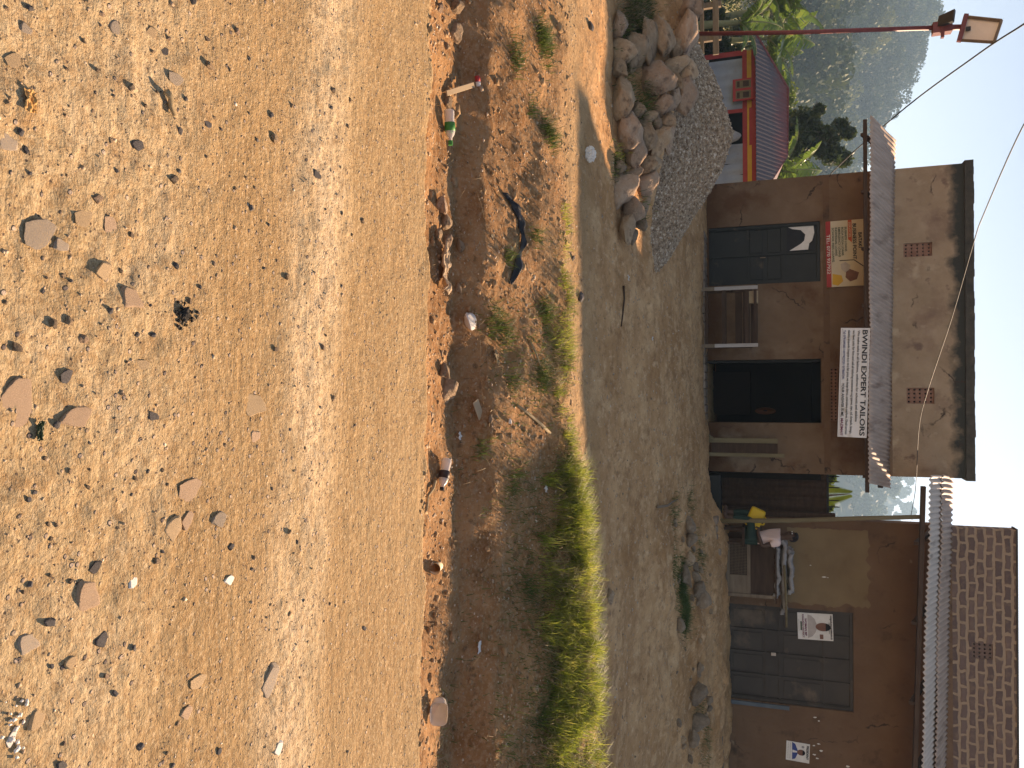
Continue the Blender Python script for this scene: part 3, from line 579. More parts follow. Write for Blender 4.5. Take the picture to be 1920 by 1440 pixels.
# stones set in the road
ROAD = [
 (48, 55, 18, 20, 'stone_grey', 'round grey stone in the road at the far left front'), (215, 55, 15, 35, 'stone_grey', 'long dark-faced stone in the road at the left edge'),
 (282, 62, 18, 26, 'stone_tan', 'pale oval pebble beside the long dark-faced stone'), (306, 97, 11, 14, 'stone_dark', 'black pebble next to the pale oval pebble at the left'),
 (23, 113, 24, 28, 'stone_tan', 'tan stone with a dark shadow at the lower left corner, near the orange peel'), (327, 147, 22, 25, 'stone_grey', 'slate-grey slanted pebble left of the dry stalk'),
 (13, 267, 32, 34, 'stone_grey', 'knobbly grey lump in the nearest part of the road'), (257, 273, 18, 22, 'stone_dark', 'dark blocky pebble right of the dry stalk'),
 (66, 436, 44, 66, 'stone_grey', 'largest rock sticking out of the front of the road, casting a deep shadow'), (153, 408, 26, 36, 'stone_tan', 'broken stone with a hollow shadow beside the largest road rock'),
 (202, 425, 20, 36, 'stone_pink', 'veined pinkish stone flush with the road behind the largest rock'), (113, 460, 24, 24, 'stone_grey', 'grey stone just right of the largest road rock'),
 (388, 233, 12, 14, 'stone_dark', 'black chip in the middle of the road, left part'), (595, 328, 14, 14, 'stone_dark', 'black chip on the pale dusty band, left part'),
 (248, 561, 36, 38, 'stone_pink', 'smooth pink hexagonal stone standing out in the middle of the front road'), (193, 507, 28, 34, 'stone_tan', 'triangular bright stone left of the pink hexagonal stone'),
 (122, 705, 18, 27, 'stone_dark', 'dark upright chip between the pink stone and the front edge'), (138, 783, 50, 40, 'stone_pink', 'broad pink stone with a shadowed left corner near the front'),
 (27, 755, 56, 90, 'stone_pink', 'very large pinkish slab flush with the road at the front edge'), (263, 683, 22, 20, 'stone_tan', 'small two-tone stone right of the pink hexagonal stone'),
 (473, 762, 38, 42, 'stone_tan', 'half-moon stone bedded in the rear of the road'), (353, 917, 34, 46, 'stone_pink', 'mottled pink stone bedded in mid road right of centre'),
 (288, 782, 18, 16, 'stone_dark', 'dark gritty lump in mid road'), (477, 817, 20, 22, 'stone_pink', 'pink pebble behind the half-moon stone'),
 (323, 992, 26, 46, 'stone_tan', 'long pale stone, left one of a touching pair in mid road'), (347, 975, 18, 38, 'stone_pink', 'long pink stone, right one of a touching pair in mid road'),
 (410, 975, 24, 30, 'stone_grey', 'grey lump with a pale rim behind the touching pair'), (163, 1120, 38, 62, 'stone_pink', 'long ribbed stone with a black shadow in the front right of the road'),
 (178, 1063, 20, 24, 'stone_dark', 'dark stone just left of the long ribbed stone'), (248, 1090, 13, 23, 'stone_white', 'white oval pebble behind the long ribbed stone'),
 (187, 1200, 20, 28, 'stone_dark', 'dark smooth stone right of the long ribbed stone'), (50, 1207, 34, 38, 'stone_grey', 'hollow grey-red stone near the front right edge'),
 (130, 1243, 18, 24, 'stone_tan', 'shield-shaped pale pebble right of the hollow stone'), (67, 1348, 22, 38, 'stone_tan', 'leaf-shaped tan stone beside white chips at the front right'),
 (20, 1385, 14, 30, 'stone_white', 'white quartz chip at the front right corner of the road'), (503, 1275, 26, 60, 'stone_grey', 'thin grey slab lying on edge in the rear right of the road'),
 (367, 1277, 24, 26, 'stone_tan', 'pale wedge pebble in mid road in front of the grey slab'), (348, 1337, 18, 26, 'stone_pink', 'reddish stone in mid road near the right edge'),
 (520, 1402, 13, 24, 'stone_white', 'white pebble on the pale band near the right edge'), (427, 1088, 16, 18, 'stone_white', 'white knob of stone in mid road with a dark shadow'),
 (113, 1436, 14, 24, 'stone_dark', 'dark stone cut by the right picture edge')]
ROAD_XY = []
for (v, u, dv, du, mt, lab) in ROAD:
    p = G(u, v); k = px(v, p.y); d = (p - Vector((0, 0, CAMZ))).normalized(); ly = dv * k / max(.3, -d.z); w = du * k
    flush = any(s_ in lab for s_ in ('flush', 'bedded')); h = min(w, ly) * (.14 if flush else .27)
    rock('road_stone', p + Vector((0, 0, h * (-.12 if flush else -.08))), (w * 1.05, ly * 1.05, h), lab, {'stone_tan': 'road_tan', 'stone_pink': 'road_pink', 'stone_grey': 'road_grey'}.get(mt, mt), None, (random.uniform(-.02, .12), random.uniform(-.08, .12), random.uniform(-.35, .35)), 20 + random.randrange(8)); ROAD_XY.append((p.x, p.y, w))
g = np.random.default_rng(11)
cnt = 0
while cnt < 150:
    u = g.uniform(0, 1440); v = g.uniform(5, 690); p = G(u, v)
    if any((p.x - a) ** 2 + (p.y - b) ** 2 < (c * .8) ** 2 for a, b, c in ROAD_XY): continue
    w = g.choice([.010, .013, .017, .022, .030], p=[.3, .3, .2, .13, .07]) * g.uniform(.8, 1.2); mt = g.choice(['stone_dark', 'stone_grey', 'stone_tan', 'stone_pink'], p=[.4, .22, .2, .18])
    nm = {'stone_dark': 'small dark pebble pressed into the dirt road', 'stone_grey': 'small grey pebble pressed into the dirt road', 'stone_tan': 'small tan pebble pressed into the dirt road', 'stone_pink': 'small pinkish pebble pressed into the dirt road'}[mt]
    rock('pebble', p + Vector((0, 0, w * .12)), (w, w * g.uniform(.7, 1.3), w * .6), nm, str(mt), nm.replace('pebble', 'pebbles').replace('small ', ''), (0, 0, g.uniform(0, 6)), cat='pebble'); cnt += 1
def grit(name, pts, size, material, seed, flat=.6):
    """many tiny stones joined into one object"""
    g = np.random.default_rng(seed); n = len(pts); base = np.array([(1, 0, 0), (-1, 0, 0), (0, 1, 0), (0, -1, 0), (0, 0, 1), (0, 0, -1)], float)
    tri = np.array([(0, 2, 4), (2, 1, 4), (1, 3, 4), (3, 0, 4), (2, 0, 5), (1, 2, 5), (3, 1, 5), (0, 3, 5)])
    q = g.normal(size=(n, 3, 3)); q, _ = np.linalg.qr(q); sc = size * np.exp(g.normal(0, .38, n))[:, None, None] / 2
    j = base[None] * (1 + .45 * (g.random((n, 6, 1)) - .5)) * np.array([1, .8, .7]); V = np.einsum('nij,nkj->nki', q, j * sc); V[:, :, 2] *= flat
    V = V + np.asarray(pts)[:, None, :]
    return link_mesh(name, np_mesh(name, V.reshape(-1, 3), (np.arange(n)[:, None, None] * 6 + tri[None]).reshape(-1, 3), 3), material)
def spread(n, x0, x1, y0, y1, seed, keep=None):
    g = np.random.default_rng(seed); x = g.uniform(x0, x1, n); y = y0 + (y1 - y0) * g.random(n)
    if keep is not None: k = keep(x, y, g); x, y = x[k], y[k]
    return np.stack([x, y, H(x, y)], 1)
inr = lambda x, y, g: (np.abs(x) < .62 * y + .5) & (y < road_edge(x) - .02)
tag(grit('road_grit', spread(9000, -2.8, 2.8, .95, 3.5, 1, inr), .0072, 'gravel_mix', 2), 'loose dark and pale grit scattered over the sandy dirt road', 'grit', kind='stuff')
indt = lambda x, y, g: (y > road_edge(x)) & (y < road_edge(x) + 2.8)
tag(grit('ditch_grit', spread(9000, -4, 4, 3.3, 6.6, 3, indt), .018, 'gravel_mix', 4), 'crumbly soil clods and small stones lining the ditch', 'clods', kind='stuff')
tag(grit('ditch_clods', spread(1500, -4, 4, 3.3, 6.4, 13, lambda x, y, g: (y > road_edge(x) + .02) & (y < road_edge(x) + 2.6)), .040, 'clod', 14, .7), 'broken brown earth clods lying in the ditch', 'clods', kind='stuff')
tag(grit('edge_clods', spread(520, -3, 3, 3.3, 3.95, 15, lambda x, y, g: (y > road_edge(x) - .04 + .05 * g.random(len(x))) & (y < road_edge(x) + .22)), .034, 'clod', 16, .8), 'crumbled earth along the broken road edge', 'clods', kind='stuff')
tag(grit('path_grit', spread(6000, -6, 7, 6.3, 14, 5), .022, 'gravel_mix', 6), 'scattered grit on the trodden path and yard', 'grit', kind='stuff')

# ------------------------------------------------------------------ gravel heap behind the stone pile
HX, HY = -3.25, 10.4
def heap(x, y):
    a = (x - HX); b = (y - HY); rx = np.where(a > 0, 1.7, 2.4); r = np.sqrt((a / rx) ** 2 + (b / 1.45) ** 2)
    tail = .16 * np.exp(-((x + 1.35) / .55) ** 2 - ((y - 10.0) / .35) ** 2)
    return .97 * np.clip(1 - r ** 1.25, -.3, 1) * (1 + .1 * fbm(x * 2, y * 2, 3, 91)) + tail - .04
gx = np.linspace(-6, -.6, 120); gy = np.linspace(8.6, 12.2, 80); GX, GY = np.meshgrid(gx, gy); hp = heap(GX, GY); GZ = H(GX, GY, False) * (1 - sst(8.6, 9.6, GY) * 0) + 0
gb = np.interp(GY, [8, 13.5], [.13, .44]); GZ = gb + hp
ii = np.arange(GX.size).reshape(GX.shape); fq = np.stack([ii[:-1, :-1], ii[:-1, 1:], ii[1:, 1:], ii[1:, :-1]], -1).reshape(-1, 4)
gr = link_mesh('gravel_heap', np_mesh('gravel_heap', np.stack([GX, GY, GZ], -1).reshape(-1, 3) - np.array([HX, HY, .2]), fq), 'gravel_mix', loc=(HX, HY, .2), smooth=True)
tag(gr, 'grey heap of crushed gravel sloping down behind the stone pile', 'gravel heap', kind='stuff')
g = np.random.default_rng(5); n = 42000; x = g.uniform(-5.9, -.7, n); y = g.uniform(8.7, 12.0, n); hh = heap(x, y); k = hh > -.01 + .03 * g.random(n); x, y, hh = x[k], y[k], hh[k]
sc_ = grit('gravel_pieces', np.stack([x, y, np.interp(y, [8, 13.5], [.13, .44]) + hh + .004], 1), .034, 'gravel_mix', 8, .9)
tag(sc_, 'loose angular chips covering the gravel heap', 'gravel', kind='stuff')
# ------------------------------------------------------------------ LEFT SHOP
def rect(u0, u1, v0, v1, Yd):
    vm = (v0 + v1) / 2; um = (u0 + u1) / 2
    return PY(u0, vm, Yd).x, PY(u1, vm, Yd).x, PY(um, v0, Yd).z, PY(um, v1, Yd).z
def vent(name, x0, x1, z0, z1, y, nxh, nzh, parent, material='terracotta'):
    """perforated clay block: real holes in front of a near-black plate standing in for their shade"""
    mb = MB(); cw = (x1 - x0) / nxh; ch = (z1 - z0) / nzh; r = min(cw, ch) * .27
    for i in range(nxh):
        for j in range(nzh):
            cx, cz = x0 + (i + .5) * cw, z0 + (j + .5) * ch
            out = [(cx + a * cw / 2, y, cz + b * ch / 2) for a, b in ((-1, -1), (0, -1), (1, -1), (1, 0), (1, 1), (0, 1), (-1, 1), (-1, 0))]
            inn = [(cx + r * math.cos(t), y, cz + r * math.sin(t)) for t in [math.pi * 1.25 + k * math.pi / 4 for k in range(8)]]
            dp = [(p[0], y + .05, p[2]) for p in inn]
            mb.add(out + inn + dp, [(k, (k + 1) % 8, 8 + (k + 1) % 8, 8 + k) for k in range(8)] + [(8 + k, 8 + (k + 1) % 8, 16 + (k + 1) % 8, 16 + k) for k in range(8)])
    o = mb.build(name, material, parent)
    MB().bb(x0 + .01, x1 - .01, y + .055, y + .075, z0 + .01, z1 - .01).build('shade_plate', 'interior', o)  # near-black plate added behind the holes; its colour stands in for shade
    return o
YB = 15.5
LX0, LX1 = PY(345, 1345, YB).x, PY(890, 1560, YB).x; LZ0 = .30; LZ1 = PY(600, 1826, YB).z; SX = (LX0 + LX1) / 2
shop = empty('shop_building', (SX, YB, .5), 'small brown plastered shop with corrugated awning, two doorways and a black mouldy parapet top', 'building')
d1 = rect(421, 532, 1329, 1538, YB); d2 = rect(674, 793, 1324, 1540, YB)
v1 = rect(455, 481, 1694, 1748, YB); v2 = rect(727, 757, 1700, 1752, YB); v3 = rect(690, 790, 1556, 1571, YB)
ZA = PY(600, 1672, YB).z                   # where the awning meets the wall
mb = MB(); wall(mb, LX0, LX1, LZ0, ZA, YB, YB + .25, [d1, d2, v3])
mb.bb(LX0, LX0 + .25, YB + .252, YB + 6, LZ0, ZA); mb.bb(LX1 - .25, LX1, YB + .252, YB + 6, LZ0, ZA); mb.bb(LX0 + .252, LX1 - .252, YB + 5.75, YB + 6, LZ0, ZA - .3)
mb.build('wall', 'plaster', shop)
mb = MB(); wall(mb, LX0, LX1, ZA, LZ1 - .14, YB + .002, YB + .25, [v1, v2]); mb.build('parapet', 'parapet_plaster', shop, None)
# rough top course
mb = MB(); n = 44
for i in range(n):
    a = LX0 - .04 + (LX1 - LX0 + .08) * i / n; b = LX0 - .04 + (LX1 - LX0 + .08) * (i + 1) / n; j = .018 * mnoise.noise(Vector((a * 2.2, 3, 1)))
    mb.bb(a, b, YB - .05 + j, YB + .29, LZ1 - .14, LZ1 + .02 * mnoise.noise(Vector((a * 3.1, 0, 7))) + .004 * (i % 2))
mb.build('parapet_cap', 'mossy_cap', shop)
for vv, a, b in ((v1, 4, 5), (v2, 4, 5)): vent('vent_block', *vv, YB + .05, a, b, shop)
vent('vent_block', *v3, YB + .03, 16, 2, shop)
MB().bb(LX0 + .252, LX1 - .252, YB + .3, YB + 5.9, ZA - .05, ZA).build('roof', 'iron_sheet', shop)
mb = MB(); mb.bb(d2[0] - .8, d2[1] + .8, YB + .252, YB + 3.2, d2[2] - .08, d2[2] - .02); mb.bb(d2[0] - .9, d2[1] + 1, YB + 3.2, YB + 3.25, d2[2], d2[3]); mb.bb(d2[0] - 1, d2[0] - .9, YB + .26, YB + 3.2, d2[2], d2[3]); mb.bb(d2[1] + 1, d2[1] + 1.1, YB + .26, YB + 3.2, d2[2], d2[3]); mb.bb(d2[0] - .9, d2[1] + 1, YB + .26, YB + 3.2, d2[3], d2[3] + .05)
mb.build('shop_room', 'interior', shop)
# plinth
mb = MB(); n = 30; pa, pb = PY(430, 1310, 14.75).x, LX1 + .1
for i in range(n):
    a = pa + (pb - pa) * i / n; b = pa + (pb - pa) * (i + 1) / n
    mb.bb(a, b, 14.85 + .07 * mnoise.noise(Vector((a * 1.7, 0, 3))), YB - .003, .2, d1[2] - .03 - .02 * abs(mnoise.noise(Vector((a * 2.4, 5, 0)))))
mb.build('plinth', 'cement', shop, bevel=.03)
# lintel band and reveals in worn plaster
mb = MB(); mb.bb(LX0 + .02, LX1 - .02, YB - .012, YB - .003, d1[3] + .05, d1[3] + .16); mb.build('lintel_band', 'brown_plaster', shop)
# closed double door
def panel_door(x0, x1, z0, z1, y, parent, rows, cols, material, name='door', fr=.05):
    d = MB().bb(x0, x1, y + .03, y + .06, z0, z1).build(name, material, parent)
    f = MB(); f.bb(x0, x0 + fr, y - .02, y + .029, z0, z1); f.bb(x1 - fr, x1, y - .02, y + .029, z0, z1); f.bb(x0 + fr, x1 - fr, y - .02, y + .029, z1 - fr, z1)
    f.build('door_frame', material, d)
    m_ = MB(); xm = (x0 + x1) / 2; w = (x1 - x0 - 2 * fr) / cols
    for i in range(cols + 1): xx = x0 + fr + i * w; m_.bb(xx - .018, xx + .018, y - .002, y + .029, z0 + .02, z1 - fr)
    for (zr) in rows: m_.bb(x0 + fr, x1 - fr, y + .004, y + .0295, z0 + (z1 - z0) * zr - .018, z0 + (z1 - z0) * zr + .018)
    m_.build('door_rail', material, d)
    return d
dl = panel_door(d1[0] + .004, d1[1] - .004, d1[2], d1[3] - .004, YB + .05, shop, (.03, .36, .67), 2, 'dark_green_metal')
mb = MB(); w = (d1[1] - d1[0] - .1) / 2; zz = d1[2]; hh = d1[3] - d1[2]
for (cx, za, zb) in ((0, .37, .5), (0, .53, .66), (1, .37, .5), (1, .53, .66)):
    a = d1[0] + .05 + cx * w + .04; MB().bb(a, a + w - .08, YB + .066, YB + .078, zz + hh * za + .015, zz + hh * zb - .01).build('pressed_panel', 'dark_green_metal', dl, bevel=.006)
MB().tube([((d1[0] + d1[1]) / 2 + .06, YB + .04, zz + hh * .47), ((d1[0] + d1[1]) / 2 + .06, YB + .04, zz + hh * .52)], .012).build('handle', 'grey_wood', dl)
# open doorway leaf folded inside
MB().bb(d2[0] + .01, d2[0] + .05, YB + .26, YB + .82, d2[2], d2[3] - .02).build('open_door', 'dark_green_metal', shop)
# awning with its timbers
e0, e1 = PY(215, 1632, 14.3), PY(906, 1629, 14.3); k0, k1 = PY(262, 1680, YB - .02), PY(915, 1668, YB - .02)
aw = corrugated(MB(), e0, e1, k1, k0, .078, .011).build('awning', 'iron_sheet', shop, smooth=True)
sd_ = aw.modifiers.new('thick', 'SOLIDIFY'); sd_.thickness = .004
zf = e0.z - .055
mb = MB(); mb.bb(e0.x + .05, e1.x + .17, 14.36, 14.42, zf - .05, zf + .01); mb.bb(e0.x + .1, e1.x + .20, 15.30, 15.36, k1.z - .21, k1.z - .13)
mb.build('purlin', 'dark_wood', aw)
for i in range(7):
    x = e0.x + .3 + i * (e1.x - e0.x - .4) / 6
    MB().bar((x, 14.37, zf - .06), (x, YB - .005, k0.z - .22), .05, .07).build('rafter', 'dark_wood', aw)

# posters and boards fixed to the shop
def board(name, u0, u1, v0, v1, Yd, label, cat, material, tilt=0, t=.02):
    x0, x1, z0, z1 = rect(u0, u1, v0, v1, Yd); root = empty(name, ((x0 + x1) / 2, Yd, z0), label, cat)
    P = ((x0 + x1) / 2, (z0 + z1) / 2)
    def rp(x, z): dx, dz_ = x - P[0], z - P[1]; return P[0] + dx * math.cos(tilt) - dz_ * math.sin(tilt), P[1] + dx * math.sin(tilt) + dz_ * math.cos(tilt)
    def pt(a, b): return rp(x0 + (x1 - x0) * a, z0 + (z1 - z0) * b)
    def shape(nm, pts, m_, yo, th=.003, parent=None):
        return MB().poly([(pt(a, b)[0], Yd - yo, pt(a, b)[1]) for a, b in pts], (0, th, 0)).build(nm, m_, parent or root)
    def line(body, a0, a1, b, h, m_, bold=0, yo=.006): return text('lettering', body, m_, root, x0 + (x1 - x0) * a0, x0 + (x1 - x0) * a1, z0 + (z1 - z0) * b, (z1 - z0) * h, Yd - yo, bold, tilt, P)
    shape('board', [(0, 0), (1, 0), (1, 1), (0, 1)], material, 0, t)
    return root, shape, line, (x0, x1, z0, z1)
root, shape, line, b_ = board('tailor_signboard', 615, 820, 1573.5, 1628, 14.27, 'long white signboard with black lettering hanging under the awning edge', 'sign', 'white_board', R(-2.0))
line('BWINDI EXPERT TAILORS', .018, .982, .755, .175, 'black_ink', .022)
line('We make suits in all fashions, uniforms for schools and ebibiina', .022, .855, .585, .085, 'black_ink', .008)
line('we have suits for hire and sell all tailoring accessories e.g spares, zips, oil, threads, linings,', .022, .97, .42, .085, 'black_ink', .006)
line("elastics, empunde z'engoye e.t.c on a fair price, we design fabrics, embroidery machines, Dhobi services", .022, .975, .255, .085, 'black_ink', .006)
line('Tel: 0791099383 / 0777422720 / 0778607291.', .022, .475, .09, .085, 'blue_ink', .008)
line('YOUR ANSWER IS ME,', .505, .815, .09, .095, 'black_ink', .014); line('MAZIMA!!!', .83, .985, .09, .095, 'maroon_ink', .02)
mb = MB()
for (a, b, c, d) in ((.006, .994, .035, .05), (.006, .994, .955, .97)): pass
shape('border', [(.008, .04), (.992, .04), (.992, .055), (.008, .055)], 'grey_print', .002); shape('border', [(.008, .95), (.992, .95), (.992, .965), (.008, .965)], 'grey_print', .002)
root, shape, line, b_ = board('loan_signboard', 413, 537, 1549, 1620, YB - .03, 'square cream signboard with a red strip and a hand picture above the closed green door', 'sign', 'cream_board', R(.8))
shape('red_strip', [(0, 0), (1, 0), (1, .13), (0, .13)], 'red_paint', .003); line('TEL: 0770 937922', .2, .8, .025, .085, 'white_board', .01, .008)
line('BATAKI', .2, .43, .865, .09, 'black_ink', .02); line('BUSINESS POINT', .06, .6, .715, .095, 'black_ink', .02)
shape('red_flag', [(0, .59), (.29, .59), (.34, .69), (0, .69)], 'orange_red', .003); line('SERVICES', .03, .26, .61, .055, 'cream_board', .01, .008)
for i, s_ in enumerate(('BUSINESS LOANS', 'BODA BODA LOANS', 'EMERGENCY LOANS', 'INDIVIDUAL LOANS', 'SCHOOL FEES LOANS')):
    line(s_, .10, [.47, .53, .55, .53, .62][i], .50 - i * .085, .06, 'green_ink', .012)
shape('picture_frame', [(.60, .74), (.70, .98), (.715, .975), (.612, .73)], 'black_ink', .003); shape('picture_frame', [(.60, .35), (.60, .74), (.612, .73), (.612, .35)], 'black_ink', .0032)
shape('hand_picture', [(.63, .5), (.68, .64), (.76, .6), (.79, .5), (.74, .4), (.66, .38)], 'grey_print', .003)
shape('hand_picture', [(.74, .62), (.80, .86), (.90, .8), (.93, .62), (.86, .5), (.78, .52)], 'face_print', .003); shape('hand_picture', [(.80, .16), (.83, .40), (.92, .44), (.985, .30), (.96, .15)], 'yellow_paint', .003)
root, shape, line, b_ = board('torn_poster', 424, 470, 1475, 1528, YB + .062, 'torn white poster with a dark hole stuck on the closed green door', 'poster', 'black_ink', 0, .004)
shape('paper', [(.02, .06), (.0, .95), (.3, .98), (.62, .90), (.72, .8), (.97, .76), (.98, .1), (.72, .5), (.6, .62), (.35, .66), (.16, .5), (.1, .2)], 'white_paper', .004)
# things standing in front of the shop
def bar_px(mb, a, b, w, d=None): return mb.bar(PY(*a), PY(*b), w, d or w)
zg = lambda u, Yd: hz(PY(u, 1310, Yd).x, Yd)
Yr = 14.95; Ys = 14.55
fl = d1[2] - .04
xa, xb = PY(541, 1360, Ys).x, PY(648, 1360, Ys).x; zt = PY(595, 1421, Ys).z; zb = max(hz(xa, Ys), hz(xb, Ys)) - .04
rk = empty('bench', ((xa + xb) / 2, Ys, zb), 'dark wooden bench frame with two whitened end posts standing between the doorways', 'bench')
for x in (xa, xb):
    MB().bb(x - .032, x + .032, Ys - .03, Ys + .03, zb + .27, zt).build('post', 'pale_wood', rk, bevel=.004); MB().bb(x - .033, x + .033, Ys - .031, Ys + .031, zb, zb + .268).build('post', 'grey_wood', rk)
    MB().bb(x - .03, x + .03, Ys + .42, Ys + .47, zb, zt - .1).build('rear_leg', 'dark_wood', rk)
    MB().bb(x - .025, x + .025, Ys + .032, Ys + .418, zb + .52, zb + .58).build('side_rail', 'dark_wood', rk)
for zz, hh in ((.10, .05), (.40, .07), (.80, .075)): MB().bb(xa + .034, xb - .034, Ys - .02, Ys + .02, zb + zz, zb + zz + hh).build('cross_rail', 'dark_wood', rk, bevel=.004)
MB().bb(xa + .034, xb - .034, Ys + .05, Ys + .41, zb + .43, zb + .46).build('seat', 'dark_wood', rk)
mb = MB()
for i in range(3): mb.bb(xa + .034, xb - .034, Ys + .425, Ys + .445, zb + .62 + i * .14, zb + .74 + i * .14)
mb.build('backrest', 'dark_wood', rk)
mb = MB(); mb.bb(xa + .04, xb - .04, Ys - .025, Ys + .025, zt - .07, zt - .02); mb.build('top_rail', 'dark_wood', rk)
p0 = PY(630, 1400, Ys + .3); tag(MB().box((xa + .16, Ys + .2, zb + .93), (.22, .16, .20)).build('carton', 'cardboard', None, (xa + .16, Ys + .2, zb + .83)), 'small pale carton wedged in the upper left of the dark bench frame', 'carton')
Ye = 15.2; ea, eb = PY(826, 1390, Ye).x, PY(853, 1390, Ye).x; ez0 = d1[2] - .05; ez1 = PY(830, 1458, Ye).z
es = empty('plank_stand', ((ea + eb) / 2, Ye, ez0), 'narrow stand of two upright olive planks leaning on the wall right of the open doorway', 'stand')
MB().bb(ea - .045, ea + .045, Ye - .02, Ye + .02, ez0, ez1).build('plank', 'olive_wood', es, bevel=.004); MB().bb(eb - .035, eb + .035, Ye + .0, Ye + .04, ez0 + .05, ez1 + .12).build('plank', 'olive_wood', es, bevel=.004)
MB().bb(ea + .047, eb - .037, Ye + .005, Ye + .025, ez0 + .1, ez1).build('panel', 'dark_wood', es); MB().bar((ea - .18, Ye - .16, ez0 - .04), (ea - .02, Ye - .025, ez0 + .14), .035).build('brace', 'olive_wood', es)
mb = MB(); c = Vector(((d2[0] + d2[1]) / 2 + .42, YB + 1.2, PY(780, 1435, YB).z)); ring = []
for (r, yy) in ((.05, .13), (.19, .12), (.235, 0), (.245, -.01), (.22, .0), (.17, .105), (.05, .115)):
    ring.append([c + Vector((r * .30 * math.cos(t), yy, r * .84 * math.sin(t))) for t in np.linspace(0, 2 * math.pi, 24, endpoint=False)])
for r_ in ring: mb.v += r_
for i in range(len(ring) - 1):
    for j in range(24): mb.f.append((i * 24 + j, i * 24 + (j + 1) % 24, (i + 1) * 24 + (j + 1) % 24, (i + 1) * 24 + j))
tag(mb.build('basin', 'orange_plastic', None, c - Vector((0, 0, .24)), True), 'dull orange basin hanging inside the dark open doorway', 'basin')
tag(MB().bb(d2[0] + .2, d2[1] - .1, YB + 1.4, YB + 1.7, d2[2] - .02, d2[2] + .8).build('counter', 'interior', None, ((d2[0] + d2[1]) / 2, YB + 1.5, d2[2] - .02), False, .01), 'wooden counter inside the open doorway, dimmed by its near-black colour', 'counter')

# ------------------------------------------------------------------ RIGHT BUILDING
YC = 15.8
RX0 = PY(970, 1450, YC).x; RX1 = 15.0; RZT = PY(1200, 1906, YC).z; FL = PY(1200, 1362, YC - .1).z
rs = empty('brick_building', (6.5, YC, FL), 'plastered building with bare brick parapet, corrugated eave and grey steel doors', 'building')
g1 = rect(1140, 1322, 1363, 1600, YC)
ZR = PY(1200, 1786, YC).z; vr = rect(1206, 1236, 1822, 1862, YC)
mb = MB(); wall(mb, RX0, RX1, FL - .5, ZR, YC, YC + .25, [g1])
mb.add([(RX0 + a + b, y, z) for z in (FL - .5, ZR - .02) for (a, b, y) in ((.02, 0, YC + .252), (.27, 0, YC + .252), (.27, 1.5, YC + 6), (.02, 1.5, YC + 6))], [(3, 2, 1, 0), (4, 5, 6, 7), (0, 1, 5, 4), (1, 2, 6, 5), (2, 3, 7, 6), (3, 0, 4, 7)]); mb.bb(RX1 - .25, RX1, YC + .252, YC + 6, FL - .5, ZR)
mb.build('wall', 'brown_plaster', rs)
tp = rect(992, 1135, 1476, 1628, YC - .004); 
for r_, nm in ((tp, 'plaster_patch'),):
    pts = []; n = 26
    for i in range(n): pts.append((r_[0] + (r_[1] - r_[0]) * i / n, r_[2]))
    for i in range(n): pts.append((r_[1] + .10 * mnoise.fractal(Vector((i * .4, 2, r_[0])), 1, 2, 4), r_[2] + (r_[3] - r_[2]) * i / n))
    for i in range(n): pts.append((r_[1] + (r_[0] - r_[1]) * i / n, r_[3] + .07 * mnoise.fractal(Vector((i * .4, 7, 1)), 1, 2, 4)))
    for i in range(n): pts.append((r_[0] + .03 * mnoise.noise(Vector((i * .6, 9, 1))), r_[3] + (r_[2] - r_[3]) * i / n))
    MB().poly([(a, YC - .006, b) for a, b in pts], (0, .005, 0)).build(nm, 'tan_plaster', rs)
mb = MB(); wall(mb, RX0 + .03, RX1, ZR, RZT, YC + .003, YC + .24, [vr]); mb.build('parapet', 'brickwork', rs)
mb = MB(); mb.bb(RX0 + .01, RX1, YC - .03, YC + .27, RZT, RZT + .025); mb.build('parapet_cap', 'mossy_cap', rs)
corrugated(MB(), (RX0 + .1, YC + .26, RZT - .25), (RX1, YC + .26, RZT - .25), (RX1, YC + 6, RZT - 1.1), (RX0 + 1.5, YC + 6, RZT - 1.1), .1, .015).build('roof', 'iron_sheet', rs, smooth=True)
vent('vent_block', *vr, YC + .02, 4, 4, rs, 'dark_clay')
# steel doors, five leaves
gd = panel_door(g1[0] + .004, g1[1] - .004, g1[2], g1[3] - .004, YC + .06, rs, (.02, .32, .43, .78), 4, 'grey_blue_metal')
mb = MB(); w = (g1[1] - g1[0] - .1) / 4; hh = g1[3] - g1[2]
for i in range(4):
    for (za, zb) in ((.05, .29), (.46, .75)):
        a = g1[0] + .05 + i * w; MB().bb(a + .06, a + w - .06, YC + .078, YC + .0895, g1[2] + hh * za, g1[2] + hh * zb).build('pressed_panel', 'grey_blue_metal', gd, bevel=.006)
MB().bb((g1[0] + g1[1]) / 2 - .03, (g1[0] + g1[1]) / 2 + .03, YC + .03, YC + .057, g1[2] + hh * .36, g1[2] + hh * .40).build('padlock', 'pale_iron_sheet', gd, bevel=.006)
pu = rect(1317, 1324, 1352, 1480, YC - .02); MB().bb(pu[0], pu[1], YC - .035, YC - .003, pu[2], pu[3]).build('door_jamb', 'dusty_blue', rs)
# veranda slab with eroded edge
mb = MB(); n = 46; YV = 14.27
for i in range(n):
    a = RX0 - .2 + (9 - RX0) * i / n; b = RX0 - .2 + (9 - RX0) * (i + 1) / n
    mb.bb(a, b, YV + .10 * mnoise.noise(Vector((a * 1.3, 1, 3))), YC - .003, .2, FL - .012 - .025 * abs(mnoise.noise(Vector((a * 2, 8, 0)))) - (.0 if i > 3 else .05))
mb.build('veranda_slab', 'cement', rs, bevel=.04)
